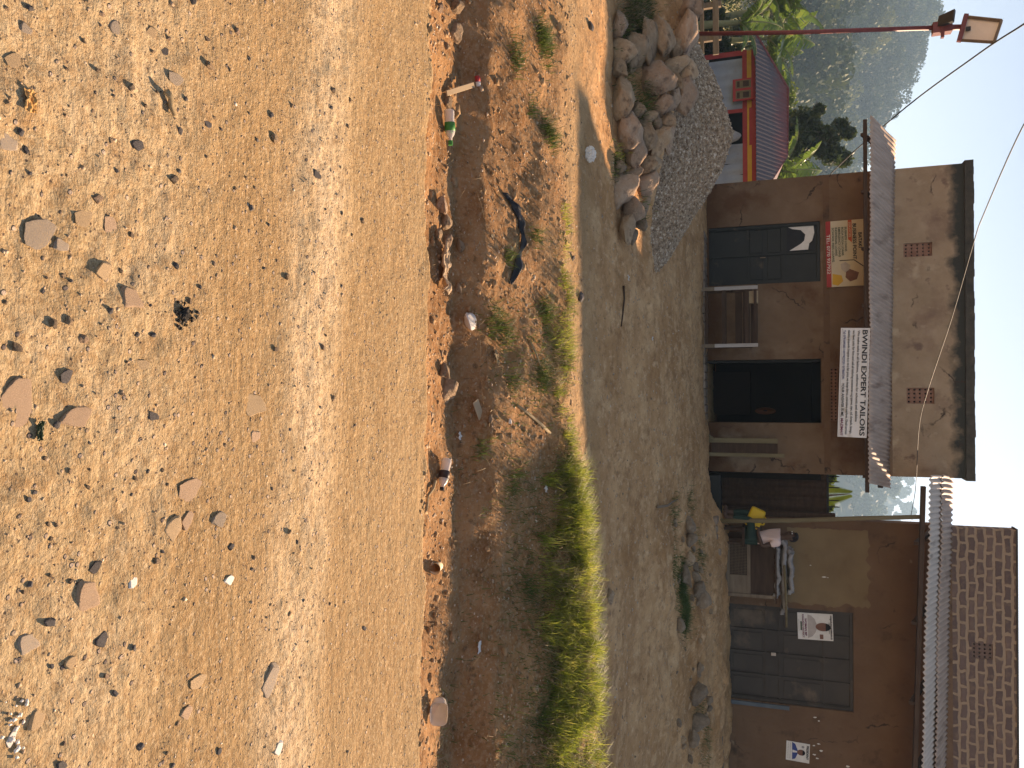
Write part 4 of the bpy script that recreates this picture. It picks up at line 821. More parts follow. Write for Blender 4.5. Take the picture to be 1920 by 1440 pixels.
# two courses of eave sheets on timbers
def eave(ua, va, ub, vb, Ya, u2, v2, Yb2, material, pitch=.098, amp=.017):
    A = PY(ua, va, Ya); B = PY(1440, vb, Ya); B = A + (B - A) * ((RX1 - A.x) / (B.x - A.x)); D = PY(u2, v2, Yb2); C = Vector((RX1, Yb2, D.z + (B.z - A.z)))
    return corrugated(MB(), A, B, C, D, pitch, amp), A, B, C, D
m1, A, B, C, D = eave(891, 1744, 0, 1728, 14.36, 891, 1767, 15.1, 'pale'); lw = m1.build('eave_sheet', 'pale_iron_sheet', rs, smooth=True); lw.modifiers.new('thick', 'SOLIDIFY').thickness = .004
m2, A2, B2, C2, D2 = eave(889, 1767, 0, 1753, 14.98, 893, 1787, YC - .01, 'dark'); l2 = m2.build('eave_sheet', 'iron_sheet', rs, smooth=True); l2.modifiers.new('thick', 'SOLIDIFY').thickness = .004
mb = MB(); mb.bar(A + Vector((.2, .08, -.09)), B + Vector((0, .08, -.09)), .10, .07); mb.build('purlin', 'dark_wood', lw)
mb = MB(); mb.bar(A2 + Vector((.25, .15, -.10)), B2 + Vector((0, .15, -.10)), .09, .07); mb.build('purlin', 'dark_wood', l2)
for i in range(6):
    x = RX0 + .1 + i * 1.35; z0 = A.z + (B.z - A.z) * (x - A.x) / (B.x - A.x)
    MB().bar((x, 14.41, z0 - .17), (x, YC - .004, z0 + .33), .06, .08).build('rafter', 'dark_wood', lw)
MB().tube([PY(977, 1352, 14.63) - Vector((0, 0, .1)), PY(976, 1480, 14.66), PY(972, 1600, 14.6), PY(969, 1728, 14.5)], [.045, .042, .04, .038], 7).build('veranda_post', 'olive_wood', rs, smooth=True)
# posters
def portrait(shape, cx, cz, rx, rz, m_face, m_cloth, body):
    shape('portrait', body, m_cloth, .003)
    shape('portrait', [(cx + rx * math.cos(t), cz + rz * math.sin(t)) for t in np.linspace(0, 2 * math.pi, 20, endpoint=False)], m_face, .005)
    shape('portrait', [(cx + rx * 1.02 * math.cos(t), cz + rz * 1.03 * math.sin(t)) for t in np.linspace(.35, math.pi - .35, 12)], 'hair', .007)
root, shape, line, b_ = board('campaign_poster', 1150, 1200, 1495.5, 1562, YC + .044, 'white poster with a portrait in a pale top stuck on the grey steel doors', 'poster', 'white_paper', R(1.5), .004)
portrait(shape, .5, .72, .155, .21, 'face_print', 'grey_print', [(.06, .29), (.94, .29), (.86, .42), (.72, .5), (.57, .55), (.42, .55), (.22, .49), (.1, .4)])
line('WOMAN MP', .2, .86, .205, .06, 'maroon_ink', .02); line('KANUNGU DISTRICT', .06, .93, .135, .05, 'maroon_ink', .015); shape('ribbon', [(.33, .08), (.66, .08), (.66, .125), (.33, .125)], 'green_ink', .003)
line('.....................', .24, .7, .035, .05, 'black_ink', 0)
shape('ribbon', [(.05, .925), (.95, .925), (.95, .965), (.05, .965)], 'grey_print', .003); line('HAJJARAH NAMARA B', .06, .94, .925, .05, 'black_ink', .012)
line('INDEPENDENT', .32, .74, .88, .025, 'black_ink', .01); shape('stamp', [(.78, .62), (.95, .62), (.95, .72), (.78, .72)], 'face_print', .003)
root, shape, line, b_ = board('wall_poster', 1392, 1428, 1474, 1518, YC - .012, 'small creased poster with a blue suit on the wall at the right edge', 'poster', 'white_paper', R(-2.5), .004)
portrait(shape, .50, .64, .15, .17, 'face_print', 'blue_cloth', [(.02, .24), (.92, .27), (.86, .40), (.6, .49), (.4, .49), (.1, .38)])
shape('collar', [(.42, .27), (.56, .27), (.53, .47), (.46, .47)], 'white_board', .0045)
line('PRESIDENT', .1, .82, .86, .1, 'black_ink', .02); line('..........', .08, .9, .17, .05, 'black_ink', .02); line('..........', .08, .9, .08, .05, 'black_ink', .01)
shape('stamp', [(.2 + .06 * math.cos(t), .71 + .06 * math.sin(t)) for t in np.linspace(0, 6.28, 14, endpoint=False)], 'grey_cloth', .003)
# flakes where paint has come off
mb = MB(); g = np.random.default_rng(9)
for (u, v, s_) in [(1345, 1528, 5), (1352, 1535, 4), (1395, 1535, 6), (1398, 1526, 5), (1408, 1540, 7), (1415, 1527, 6), (1437, 1590, 8), (1422, 1532, 5), (1082, 1545, 8), (1060, 1520, 3), (1083, 1552, 3)]:
    p = PY(u, v, YC - .016); r = s_ * .0055; mb.poly([(p.x + r * g.uniform(.4, 1) * math.cos(t) * .6, p.y, p.z + r * g.uniform(.5, 1.2) * math.sin(t)) for t in np.linspace(0, 6.28, 8, endpoint=False)], (0, .003, 0))
mb.build('bare_spot', 'white_paper', rs)

# mesh-fronted cabinet on the veranda
Yk = 15.15; cx0, cx1 = PY(1010, 1405, Yk).x, PY(1120, 1405, Yk).x; cz0 = FL - .01; cz1 = PY(1060, 1453, Yk).z; zl = PY(1060, 1363, Yk).z; zm = PY(1060, 1407, Yk).z
cb = empty('mesh_cabinet', ((cx0 + cx1) / 2, Yk, cz0), 'dark wooden cabinet with a wire mesh front and a pale panel, standing on the veranda', 'cabinet')
mb = MB(); mb.bb(cx0, cx1, Yk + .05, YC - .05, zl - .02, cz1); mb.build('body', 'dark_wood', cb)
for x in (cx0 + .03, cx1 - .03):
    MB().bb(x - .03, x + .03, Yk + .0, Yk + .048, cz0, cz1).build('post', 'grey_wood' if x > cx0 + .1 else 'dark_wood', cb)
MB().bb(cx0 + .062, cx1 - .062, Yk + .01, Yk + .05, zl - .02, zl + .05).build('rail', 'grey_wood', cb); MB().bb(cx0 + .062, cx1 - .062, Yk + .01, Yk + .05, zm - .06, zm).build('rail', 'grey_wood', cb)
xs_ = cx1 - .36; MB().bb(xs_, cx1 - .062, Yk + .02, Yk + .047, zl + .052, zm - .062).build('pale_panel', 'grey_wood', cb); MB().bb(xs_ - .05, xs_ - .002, Yk + .01, Yk + .05, zl + .052, zm - .062).build('rail', 'grey_wood', cb)
mb = MB(); a0, a1, b0, b1 = cx0 + .062, xs_ - .05, zl + .052, zm - .062
for i in range(23): x = a0 + (a1 - a0) * i / 22; mb.bb(x - .0025, x + .0025, Yk + .026, Yk + .031, b0, b1)
for i in range(13): z = b0 + (b1 - b0) * i / 12; mb.bb(a0, a1, Yk + .0315, Yk + .036, z - .0025, z + .0025)
mb.build('wire_mesh', 'grey_wood', cb)
MB().bb(cx0 - .05, cx1 + .08, Yk - .03, YC - .05, cz1 + .002, cz1 + .03).build('top', 'dark_wood', cb)
SK = [(1018, 1120, 1462, 14, 'long flat grey sack, lowest on the cabinet top'), (1010, 1150, 1475, 13, 'crumpled grey sack, middle one on the cabinet top'), (1030, 1112, 1484, 11, 'folded grey sack lying uppermost on the cabinet')]
for i, (ua, ub, v, dv, lab) in enumerate(SK):
    a, b = PY(ua, v, Yk + .1), PY(ub, v, Yk + .1); hh = dv * px(v, Yk); bm = bmesh.new(); bmesh.ops.create_grid(bm, x_segments=60, y_segments=14, size=1)
    zc = cz1 + .032 + [0.05, .17, .29][i]
    for vv in bm.verts:
        x_, y_ = vv.co.x, vv.co.y; e = .5 * mnoise.fractal(Vector((x_ * 3.5, y_ * 1.5, i * 9)), 1, 2, 4)
        vv.co = Vector((x_ * (b.x - a.x) / 2 * (1 + .06 * mnoise.noise(Vector((y_ * 3, i, 0)))), y_ * .22 - .02 * i, hh * (.55 * e + .12 * math.sin(x_ * 7 + i)) - (.05 if abs(x_) > .93 else 0)))
    me = bpy.data.meshes.new('grey_sack'); bm.to_mesh(me); bm.free(); o = link_mesh('grey_sack', me, 'grey_cloth', None, ((a.x + b.x) / 2, Yk + .22, zc), True); o.modifiers.new('thick', 'SOLIDIFY').thickness = .07; tag(o, lab, 'sack', 'grey sacks folded on the cabinet')
tag(MB().tube([PY(1060, 1471, Yk - .06), PY(1120, 1474, Yk - .08), PY(1176, 1475, Yk - .1)], [.022, .022, .02], 8).build('wooden_pole', 'olive_wood', None, None, True), 'thin yellowish pole sticking out sideways from the sacks on the cabinet', 'pole')
# low stool for the seated person, hidden behind the post
# ------------------------------------------------------------------ gate between the buildings
YG = 16.1; gx0, gx1 = LX1 + .02, RX0 - .02; gz1 = PY(925, 1554, YG).z
gt = empty('iron_gate', ((gx0 + gx1) / 2, YG, .6), 'dark brown corrugated iron gate with spikes closing the gap between the buildings', 'gate')
corrugated(MB(), (gx0, YG, .25), (gx1, YG, .25), (gx1, YG, gz1 - .03), (gx0, YG, gz1 - .03), .16, .012).build('sheet', 'dark_wood', gt)
MB().bb(gx0, gx1, YG - .03, YG + .03, gz1 - .04, gz1).build('rail', 'black_metal', gt)
for u in (893, 903, 914, 938, 950): p = PY(u, 1554, YG); MB().tube([(p.x, YG, gz1), (p.x, YG, gz1 + .17), (p.x, YG, gz1 + .2)], [.011, .011, .002], 6).build('spike', 'black_metal', gt)
MB().bb(gx1 - .08, gx1 + .05, YG - .2, YG - .06, .5, gz1 + .1).build('gate_post', 'dark_wood', gt)
tag(MB().bb(gx0 + .03, gx1 - .02, 15.3, 15.7, .4, PY(920, 1352, 15.3).z).build('low_wall', 'dark_green_metal', None, ((gx0 + gx1) / 2, 15.5, .4), False, .03), 'dark low wall at the foot of the gate between the buildings', 'wall')

# ------------------------------------------------------------------ RED ROOFED HUT
YH = 26.0
hx0 = PY(106, 1330, YH).x; hx1 = PY(350, 1340, YH).x + 1.0; hz0 = PY(200, 1312, YH).z - .3; hz1 = PY(200, 1417, YH).z
hut = empty('red_roofed_hut', ((hx0 + hx1) / 2, YH, hz0), 'small hut of grey painted iron sheets with red and yellow trim and a red roof', 'hut')
dr = rect(214, 272, 1316, 1406, YH); dr = (dr[0], dr[1], hz0, dr[3])
mb = MB(); wall(mb, hx0, hx1, hz0, hz1, YH, YH + .1, [dr]); mb.bb(hx0, hx0 + .1, YH + .102, YH + 3.5, hz0, hz1); mb.bb(hx1 - .1, hx1, YH + .102, YH + 3.5, hz0, hz1); mb.bb(hx0, hx1, YH + 3.5, YH + 3.6, hz0, hz1)
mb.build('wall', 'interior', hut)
def hp(u, v, y=YH): return PY(u, v, y)
for (ua, ub) in ((114, 213), (273, 372)):
    a, b = hp(ua, 1360).x, hp(ub, 1360).x; corrugated(MB(), (a, YH - .03, hz0), (b, YH - .03, hz0), (b, YH - .03, hp(150, 1396).z), (a, YH - .03, hp(150, 1396).z), .36, .022).build('wall_sheet', 'hut_grey', hut, smooth=True)
mb = MB(); zA, zB, zC = hp(150, 1392).z, hp(150, 1400.5).z, hp(150, 1409).z
mb.bb(hx0 - .03, hx1, YH - .075, YH - .056, zA, zB); mb.bb(hx0 - .03, hx1, YH - .075, YH - .056, zC, hz1); mb.bb(hx0 - .03, hx0 + .13, YH - .073, YH - .055, hz0, zA - .002)
mb.bb(dr[0] - .1, dr[0] + .02, YH - .072, YH - .054, hz0, zA - .002); mb.bb(dr[0] - .1, dr[1] + .1, YH - .08, YH - .077, dr[3] - .02, dr[3] + .1)
mb.bb(hx0 + .132, hp(165, 1320).x, YH - .07, YH - .055, hz0, hp(150, 1319).z)
mb.build('red_trim', 'red_paint', hut)
MB().bb(hx0, hx1, YH - .07, YH - .056, zB + .002, zC - .002).build('yellow_band', 'yellow_paint', hut)
ev = 25.2; eL, eR = PY(62, 1416.5, ev), PY(386, 1415, ev); rL, rR = PY(165, 1477, 26.9), PY(292, 1475, 26.9); bL, bR = Vector((eL.x, 28.7, eL.z)), Vector((eR.x, 28.7, eR.z))
mb = MB(); n = 330; rows = 8
for i in range(n + 1):
    x = eL.x + (eR.x - eL.x) * i / n; tm = max(.004, min(1, (x - eL.x) / (rL.x - eL.x), (eR.x - x) / (eR.x - rR.x)))
    for j in range(rows): t = tm * j / (rows - 1); mb.v.append(Vector((x, eL.y + (rL.y - eL.y) * t, eL.z + (rL.z - eL.z) * t + .010 * math.sin(x * 2 * math.pi / .13))))
for i in range(n):
    for j in range(rows - 1): mb.f.append((i * rows + j, (i + 1) * rows + j, (i + 1) * rows + j + 1, i * rows + j + 1))
rf = mb.build('roof', 'red_iron_sheet', hut, smooth=True)
mb = MB(); mb.add([eL, rL, bL], [(0, 1, 2)]); mb.add([eR, bR, rR], [(0, 1, 2)]); mb.add([bL, rL, rR, bR], [(0, 1, 2, 3)]); mb.build('rear_slope', 'red_iron_sheet', rf)
mb = MB(); mb.tube([rL, rR], .05, 6); mb.tube([rR, eR], .05, 6); mb.tube([rL, eL], .04, 6); mb.build('ridge_cap', 'rust_red_metal', rf)
root, shape, line, b_ = board('hut_sign', 147, 188, 1374, 1412, YH - .3, 'red framed board with two dark olive panels hanging under the hut eave', 'sign', 'red_paint', 0, .04)
shape('panel', [(.08, .14), (.44, .14), (.44, .9), (.08, .9)], 'olive_wood', .004); shape('panel', [(.55, .14), (.92, .14), (.92, .9), (.55, .9)], 'olive_wood', .004)
for k_ in (.12, .62): shape('faded_mark', [(k_, .2), (k_ + .26, .2), (k_ + .26, .34), (k_, .34)], 'dark_wood', .006); shape('faded_mark', [(k_, .5), (k_ + .26, .5), (k_ + .26, .8), (k_, .8)], 'dark_wood', .006)
p = PY(258, 1352, 25.4); bm = bmesh.new(); bmesh.ops.create_icosphere(bm, subdivisions=4, radius=1)
for vv in bm.verts:
    z = vv.co.z; s_ = (1 - .25 * max(0, z)) * (1 + .1 * mnoise.fractal(vv.co * 2.2, 1, 2, 4)); vv.co = Vector((vv.co.x * .27 * s_, vv.co.y * .27 * s_, z * .62))
me = bpy.data.meshes.new('sack'); bm.to_mesh(me); bm.free(); tag(link_mesh('sack', me, 'grey_cloth', None, (p.x, 25.4, p.z), True), 'full olive grey sack standing at the hut doorway behind the gravel heap', 'sack')

# ------------------------------------------------------------------ SOLAR LAMP POST
YP = 13.0; pb_, pt_ = PY(60, 1290, YP), PY(51, 1806, YP); pb_ = Vector((pb_.x, YP, hz(pb_.x, YP) - .1))
lp = empty('solar_lamp_post', pb_, 'tall thin red lamp post with a solar panel on top at the far left', 'street lamp')
pt2 = PY(52, 1752, YP); MB().tube([pb_, pb_.lerp(pt2, .5) + Vector((.02, 0, 0)), pt2], .034, 10).build('pole', 'rust_red_metal', lp, smooth=True)
MB().tube([pt2, pt_], .042, 10).build('upper_pole', 'rust_red_metal', lp, smooth=True)
ca, cb_, cc, cd = PY(32, 1813, YP - .05), PY(76, 1801, YP - .05), PY(80, 1864.5, YP - .42), PY(39, 1878.5, YP - .42)
nr = (cb_ - ca).cross(cd - ca).normalized(); nr = nr if nr.y > 0 else -nr
pn = MB().add([ca, cb_, cc, cd, ca + nr * .03, cb_ + nr * .03, cc + nr * .03, cd + nr * .03], [(0, 1, 2, 3), (7, 6, 5, 4), (0, 4, 5, 1), (1, 5, 6, 2), (2, 6, 7, 3), (3, 7, 4, 0)]).build('solar_panel', 'panel_back', lp)
mb = MB()
for a, b in ((ca, cb_), (cb_, cc), (cc, cd), (cd, ca)): mb.bar(a - nr * .012, b - nr * .012, .035)
mb.build('frame', 'grey_wood', pn); pc = (ca + cb_) / 2
MB().bar(ca + (cb_ - ca) * -.08 - nr * .03, ca + (cb_ - ca) * 1.08 - nr * .03, .06).build('bracket', 'rust_red_metal', pn); MB().box(pc + (cd - ca) * .16 - nr * .025, (.06, .03, .06)).build('junction_box', 'black_metal', pn)
a, b, c, d = PY(30, 1760, YP - .06), PY(28, 1784, YP - .06), PY(50, 1781, YP - .06), PY(50, 1756, YP - .06); b = b + Vector((0, -.2, 0)); a = a + Vector((0, .0, 0)); c = c + Vector((0, -.2, 0))
hd = MB().add([a, b, c, d] + [p + Vector((0, .07, .03)) for p in (a, b, c, d)], [(0, 1, 2, 3), (7, 6, 5, 4), (0, 4, 5, 1), (1, 5, 6, 2), (2, 6, 7, 3), (3, 7, 4, 0)]).build('lamp_head', 'black_metal', lp)
mb = MB(); mb.bar(PY(52, 1752, YP - .04), PY(61, 1755, YP - .04), .05); mb.bar(PY(54, 1768, YP - .05), PY(71, 1767, YP - .05), .06, .04); mb.box(PY(53, 1766, YP), (.16, .14, .26)); mb.build('clamp', 'rust_red_metal', lp)
# cables
def cable(name, pts, r, label):
    P = [Vector(p) for p in pts]; out = []
    for i in range(len(P) - 1):
        p0, p1, p2, p3 = P[max(i - 1, 0)], P[i], P[i + 1], P[min(i + 2, len(P) - 1)]
        for k in range(14):
            t = k / 14; out.append(.5 * ((2 * p1) + (p2 - p0) * t + (2 * p0 - 5 * p1 + 4 * p2 - p3) * t * t + (3 * p1 - p0 - 3 * p2 + p3) * t ** 3))
    out.append(P[-1]); tag(MB().tube(out, r, 6).build(name, 'cable_black', None, None, True), label, 'cable')
cable('power_cable', [PY(0, 1985, 9.5), PY(45, 1920, 10), PY(105, 1829, 11.5), PY(220, 1676, 14.5), PY(345, 1540, 20), PY(480, 1430, 27)], .011, 'twisted overhead cable crossing the sky beside the lamp post and passing behind the awning')
cable('service_wire', [PY(150, 1985, 7), PY(233, 1920, 7.6), PY(400, 1845, 9), PY(457, 1825, 9.6), PY(601, 1783, 11), PY(734, 1739, 12.6), PY(803, 1723, 13.5), PY(912, 1717, 15.2), PY(967, 1708, YC - .03)], .006, 'thin wire sagging across the shop front to the brick building corner')
# ------------------------------------------------------------------ wooden fence on the far left
YF = 21.0; fz = hz(PY(50, 1320, YF).x, YF)
fc = empty('rail_fence', (PY(50, 1320, YF).x, YF, fz), 'weathered wooden rail fence behind the stone pile on the far left', 'fence')
xa_, xb_ = PY(-60, 1330, YF).x, PY(104, 1330, YF).x
for v, h_ in ((1316, .10), (1342, .15)): z = PY(50, v, YF).z; MB().bb(xa_, xb_, YF - .03, YF + .03, z - h_ / 2, z + h_ / 2).build('rail', 'grey_wood', fc)
for u in (-50, 8, 70): x = PY(u, 1330, YF).x; MB().bb(x - .07, x + .07, YF + .032, YF + .14, fz - .2, PY(50, 1352, YF).z).build('post', 'grey_wood', fc)
# ------------------------------------------------------------------ PERSON on the veranda, sitting sideways, facing left
def skin_obj(name, verts, edges, radii, material, parent, root=0, sub=2):
    me = bpy.data.meshes.new(name); off = wloc(parent); me.from_pydata([tuple(Vector(v) - off) for v in verts], edges, []); o = link_mesh(name, me, material, parent)
    o.modifiers.new('skin', 'SKIN'); 
    if not me.skin_vertices: me.skin_vertices.new()
    for i, r_ in enumerate(radii):
        r_ = r_ if hasattr(r_, '__len__') else (r_, r_); me.skin_vertices[0].data[i].radius = r_
    me.skin_vertices[0].data[root].use_root = True
    s_ = o.modifiers.new('sub', 'SUBSURF'); s_.levels = sub; s_.render_levels = sub; o.modifiers['skin'].use_smooth_shade = True
    return o
YQ = 14.92; pel = PY(1006, 1411, YQ); seat_z = pel.z - .10
fx = Vector((-.94, -.34, 0)).normalized(); fy = Vector((fx.y, -fx.x, 0)); fy = fy if fy.y < 0 else -fy      # fy: their left, towards us
def B(f, l, z): return pel + fx * f + fy * l + Vector((0, 0, z))
per = empty('person', B(.1, 0, FL - pel.z), 'person in a pale pink shirt sitting sideways on the veranda behind the thin post', 'person')
bv = [B(0, 0, 0), B(-.02, 0, .16), B(0, 0, .34), B(.01, 0, .47), B(.03, 0, .54), B(.05, 0, .60), B(.055, 0, .68), B(.04, 0, .755), B(.125, 0, .655)]
be = [(0, 1), (1, 2), (2, 3), (3, 4), (4, 5), (5, 6), (6, 7), (5, 8)]; br_ = [(.13, .10), (.115, .09), (.13, .10), (.075, .07), (.05, .05), (.075, .068), (.092, .08), (.07, .065), (.022, .02)]
def chain(start, pts, rr):
    p_ = start
    for a, r_ in zip(pts, rr): bv.append(a); br_.append(r_); be.append((p_, len(bv) - 1)); p_ = len(bv) - 1
    return p_
for sgn in (1, -1):
    h = chain(2, [B(.0, .17 * sgn, .44), B(-.06, .22 * sgn, .17), B(.17, .17 * sgn, .10), B(.23, .15 * sgn, .10)], [.058, .042, .031, .028])
    for k in range(4): chain(h, [B(.275, (.175 - .018 * k) * sgn, .105 + .004 * k), B(.30 - .004 * k, (.175 - .018 * k) * sgn, .075), B(.285, (.172 - .018 * k) * sgn, .05 + .004 * k)], [.010, .009, .008])
    chain(h, [B(.245, .125 * sgn, .115), B(.27, .115 * sgn, .10)], [.010, .009])
    a = chain(0, [B(.05, .095 * sgn, -.02), B(.40, .11 * sgn, -.02), B(.43, .10 * sgn, FL - pel.z + .10), B(.45, .10 * sgn, FL - pel.z + .05), B(.58, .11 * sgn, FL - pel.z + .035)], [.095, .062, .042, .045, .035])
skin_obj('body', bv, be, br_, 'skin', per)
sv = [B(-.01, 0, .02), B(-.025, 0, .16), B(0, 0, .33), B(.012, 0, .475)]; se = [(0, 1), (1, 2), (2, 3)]; sr = [(.155, .125), (.14, .115), (.155, .125), (.085, .08)]
for sgn in (1, -1):
    sv += [B(.0, .18 * sgn, .425), B(-.035, .215 * sgn, .29)]; se += [(2, len(sv) - 2), (len(sv) - 2, len(sv) - 1)]; sr += [.082, .066]
skin_obj('shirt', sv, se, sr, 'pink_shirt', per)
tv = [B(0, 0, -.03)]; te = []; tr_ = [(.15, .12)]
for sgn in (1, -1):
    tv += [B(.06, .10 * sgn, -.03), B(.41, .115 * sgn, -.02), B(.435, .10 * sgn, FL - pel.z + .16)]; n_ = len(tv); te += [(0, n_ - 3), (n_ - 3, n_ - 2), (n_ - 2, n_ - 1)]; tr_ += [.105, .082, .062]
skin_obj('trousers', tv, te, tr_, 'dark_trousers', per)
bm = bmesh.new(); bmesh.ops.create_icosphere(bm, subdivisions=4, radius=1)
for v_ in bm.verts:
    c_ = v_.co; v_.co = Vector((c_.x * .108, c_.y * .092, c_.z * .098)) * (1 + .03 * mnoise.noise(c_ * 9))
bmesh.ops.delete(bm, geom=[v_ for v_ in bm.verts if v_.co.z < -.015 - .05 * (v_.co.x < -.03) + .075 * (v_.co.x > .045)], context='VERTS')
me = bpy.data.meshes.new('hair'); bm.to_mesh(me); bm.free(); hr = link_mesh('hair', me, 'hair', per, B(.045, 0, .705) - wloc(per), True); hr.rotation_euler = (0, 0, math.atan2(fx.y, fx.x)); hr.modifiers.new('t', 'SOLIDIFY').thickness = .012
for sgn in (1, -1):
    bm = bmesh.new(); bmesh.ops.create_icosphere(bm, subdivisions=2, radius=.011); me = bpy.data.meshes.new('eye'); bm.to_mesh(me); bm.free(); link_mesh('eye', me, 'white_board', per, B(.125, .034 * sgn, .69) - wloc(per), True)
    bm = bmesh.new(); bmesh.ops.create_icosphere(bm, subdivisions=2, radius=1)
    for v_ in bm.verts: v_.co = Vector((v_.co.x * .022, v_.co.y * .01, v_.co.z * .03))
    me = bpy.data.meshes.new('ear'); bm.to_mesh(me); bm.free(); link_mesh('ear', me, 'skin', per, B(.035, .088 * sgn, .675) - wloc(per), True)
st = empty('stool', B(.02, 0, FL - pel.z), 'low dark stool under the seated person on the veranda', 'stool')
MB().box(B(.02, 0, seat_z - pel.z - .06), (.36, .36, .05)).build('seat', 'dark_wood', st, bevel=.006)
for a in (-1, 1):
    for b in (-1, 1): c_ = B(.02, 0, 0) + Vector((a * .13, b * .13, 0)); MB().bb(c_.x - .02, c_.x + .02, c_.y - .02, c_.y + .02, FL - .03, seat_z - .086).build('leg', 'dark_wood', st)
# yellow jerrycan on the knees
jc = PY(971, 1416, YQ - .14); jq = Matrix.Rotation(R(24), 3, 'Y')
jr = empty('jerrycan', jc - Vector((0, 0, .17)), 'bright yellow jerrycan tilted on the lap of the seated person', 'jerrycan')
MB().box(jc, (.36, .17, .27), jq).build('tank', 'yellow_plastic', jr, bevel=.035, smooth=True)
MB().tube([jc + jq @ Vector((-.09, 0, .13)), jc + jq @ Vector((-.07, 0, .18)), jc + jq @ Vector((.05, 0, .18)), jc + jq @ Vector((.07, 0, .13))], .016, 8).build('handle', 'yellow_plastic', jr, smooth=True)
MB().tube([jc + jq @ Vector((.13, 0, .13)), jc + jq @ Vector((.13, 0, .175))], .024, 10).build('cap', 'black_plastic', jr)

# ------------------------------------------------------------------ LITTER
def lathe(profile, a, b, n=20):
    """profile of (t along a-b, radius)"""
    a, b = Vector(a), Vector(b); return MB().tube([a.lerp(b, t) for t, r_ in profile], [r_ for t, r_ in profile], n)
def ground_pt(u, v, up=0): p = G(u, v); return p + Vector((0, 0, up))
# clear bottle with green label and cap
a, b = ground_pt(207, 829), ground_pt(272, 833); a = Vector((a.x, a.y, a.z + .045)); b = Vector((b.x, a.y + .02, a.z + .0)); bo = empty('plastic_bottle', (a + b) / 2 - Vector((0, 0, .034)), 'clear plastic bottle with a green label and green cap lying at the road edge', 'bottle')
lathe([(0, .012), (.01, .029), (.06, .033), (.30, .030), (.36, .033), (.62, .033), (.72, .026), (.80, .013), (.90, .012)], a, b).build('bottle_body', 'clear_plastic', bo, smooth=True)
lathe([(.37, .0345), (.61, .0345)], a, b).build('label', 'green_label', bo, smooth=True); lathe([(.87, .0145), (1.0, .0145)], a, b).build('cap', 'green_label', bo)
a, b = ground_pt(860, 823), ground_pt(919, 816); a.z = max(a.z, b.z) + .035; b.z = a.z; bo = empty('plastic_bottle', (a + b) / 2 - Vector((0, 0, .034)), 'clear plastic bottle with a dark label and black cap lying on the road edge', 'bottle')
lathe([(0, .012), (.01, .029), (.08, .033), (.2, .031), (.36, .027), (.42, .032), (.62, .032), (.76, .024), (.84, .013), (.93, .012)], a, b).build('bottle_body', 'clear_plastic', bo, smooth=True)
lathe([(.40, .0335), (.63, .0335)], a, b).build('label', 'dark_label', bo, smooth=True); lathe([(.91, .0145), (1.0, .0145)], a, b).build('cap', 'black_plastic', bo)
# cup lying with its mouth to the road
a = ground_pt(1066, 806); b = a + Vector((.005, .10, -.005)); a.z += .03; b.z += .02; cu = empty('cup', (a + b) / 2 - Vector((0, 0, .03)), 'cream paper cup lying on the road edge with its mouth towards the road', 'cup')
mb = MB(); n = 22; dd = (b - a).normalized(); ux = dd.orthogonal().normalized(); uy = dd.cross(ux)
prof = [(0, .034), (0, .032), (.99, .022), (1.0, 0.0005), (1.02, 0.0005), (1.02, .0245), (.0, .034)]
for t, r_ in prof: mb.v += [a.lerp(b, t) + (ux * math.cos(2 * math.pi * j / n) + uy * math.sin(2 * math.pi * j / n)) * r_ for j in range(n)]
for i in range(len(prof) - 1):
    for j in range(n): mb.f.append((i * n + j, i * n + (j + 1) % n, (i + 1) * n + (j + 1) % n, (i + 1) * n + j))
mb.build('wall', 'cream_plastic', cu, smooth=True)
mb = MB(); mb.tube([a + (ux * math.cos(t) + uy * math.sin(t)) * .034 for t in np.linspace(0, 2 * math.pi, 24)], .0022, 6); mb.build('rim', 'cardboard', cu, smooth=True)
# clear food tub
c0 = ground_pt(1320, 809); tb = empty('food_tub', c0, 'empty clear plastic food tub tipped on its side at the ditch edge on the right', 'tub')
mb = MB(); n = 40; prof = [(.0, .02), (.004, .72), (.03, .82), (.06, .87), (.085, .92), (.09, 1.0), (.094, 1.0)]
for z_, k_ in prof:
    for j in range(n):
        t = 2 * math.pi * j / n; cx_, sx_ = math.cos(t), math.sin(t); mb.v.append(Vector((.075 * k_ * math.copysign(abs(cx_) ** .55, cx_), .053 * k_ * math.copysign(abs(sx_) ** .55, sx_), z_)) + c0)
for i in range(len(prof) - 1):
    for j in range(n): mb.f.append((i * n + j, i * n + (j + 1) % n, (i + 1) * n + (j + 1) % n, (i + 1) * n + j))
o = mb.build('tub_body', 'clear_plastic', tb, smooth=True); tb.location.z += .045; o.rotation_euler = (R(68), R(6), R(8)); o.modifiers.new('t', 'SOLIDIFY').thickness = .0015
def crumple(name, c, dims, material, label, cat, seed, rot=(0, 0, 0), thick=.0015, amp=.5):
    bm = bmesh.new(); bmesh.ops.create_grid(bm, x_segments=36, y_segments=24, size=1); o_ = Vector((seed * 3.7, seed, 2))
    for v_ in bm.verts:
        x, y = v_.co.x, v_.co.y; n1 = mnoise.fractal(Vector((x * 1.6, y * 1.6, 0)) + o_, 1, 2, 5); n2 = mnoise.noise(Vector((x * 2.2, y * 2.2, 5)) + o_); n3 = mnoise.noise(Vector((x * 2.2, y * 2.2, 9)) + o_)
        v_.co = Vector((dims[0] / 2 * (x + .22 * n2), dims[1] / 2 * (y + .3 * n3), dims[2] * (.3 + amp * n1)))
    me = bpy.data.meshes.new(name); bm.to_mesh(me); bm.free(); o = link_mesh(name, me, material, None, c, True); o.rotation_euler = rot; o.modifiers.new('t', 'SOLIDIFY').thickness = thick; return tag(o, label, cat)
bm = bmesh.new(); bmesh.ops.create_icosphere(bm, subdivisions=5, radius=1)
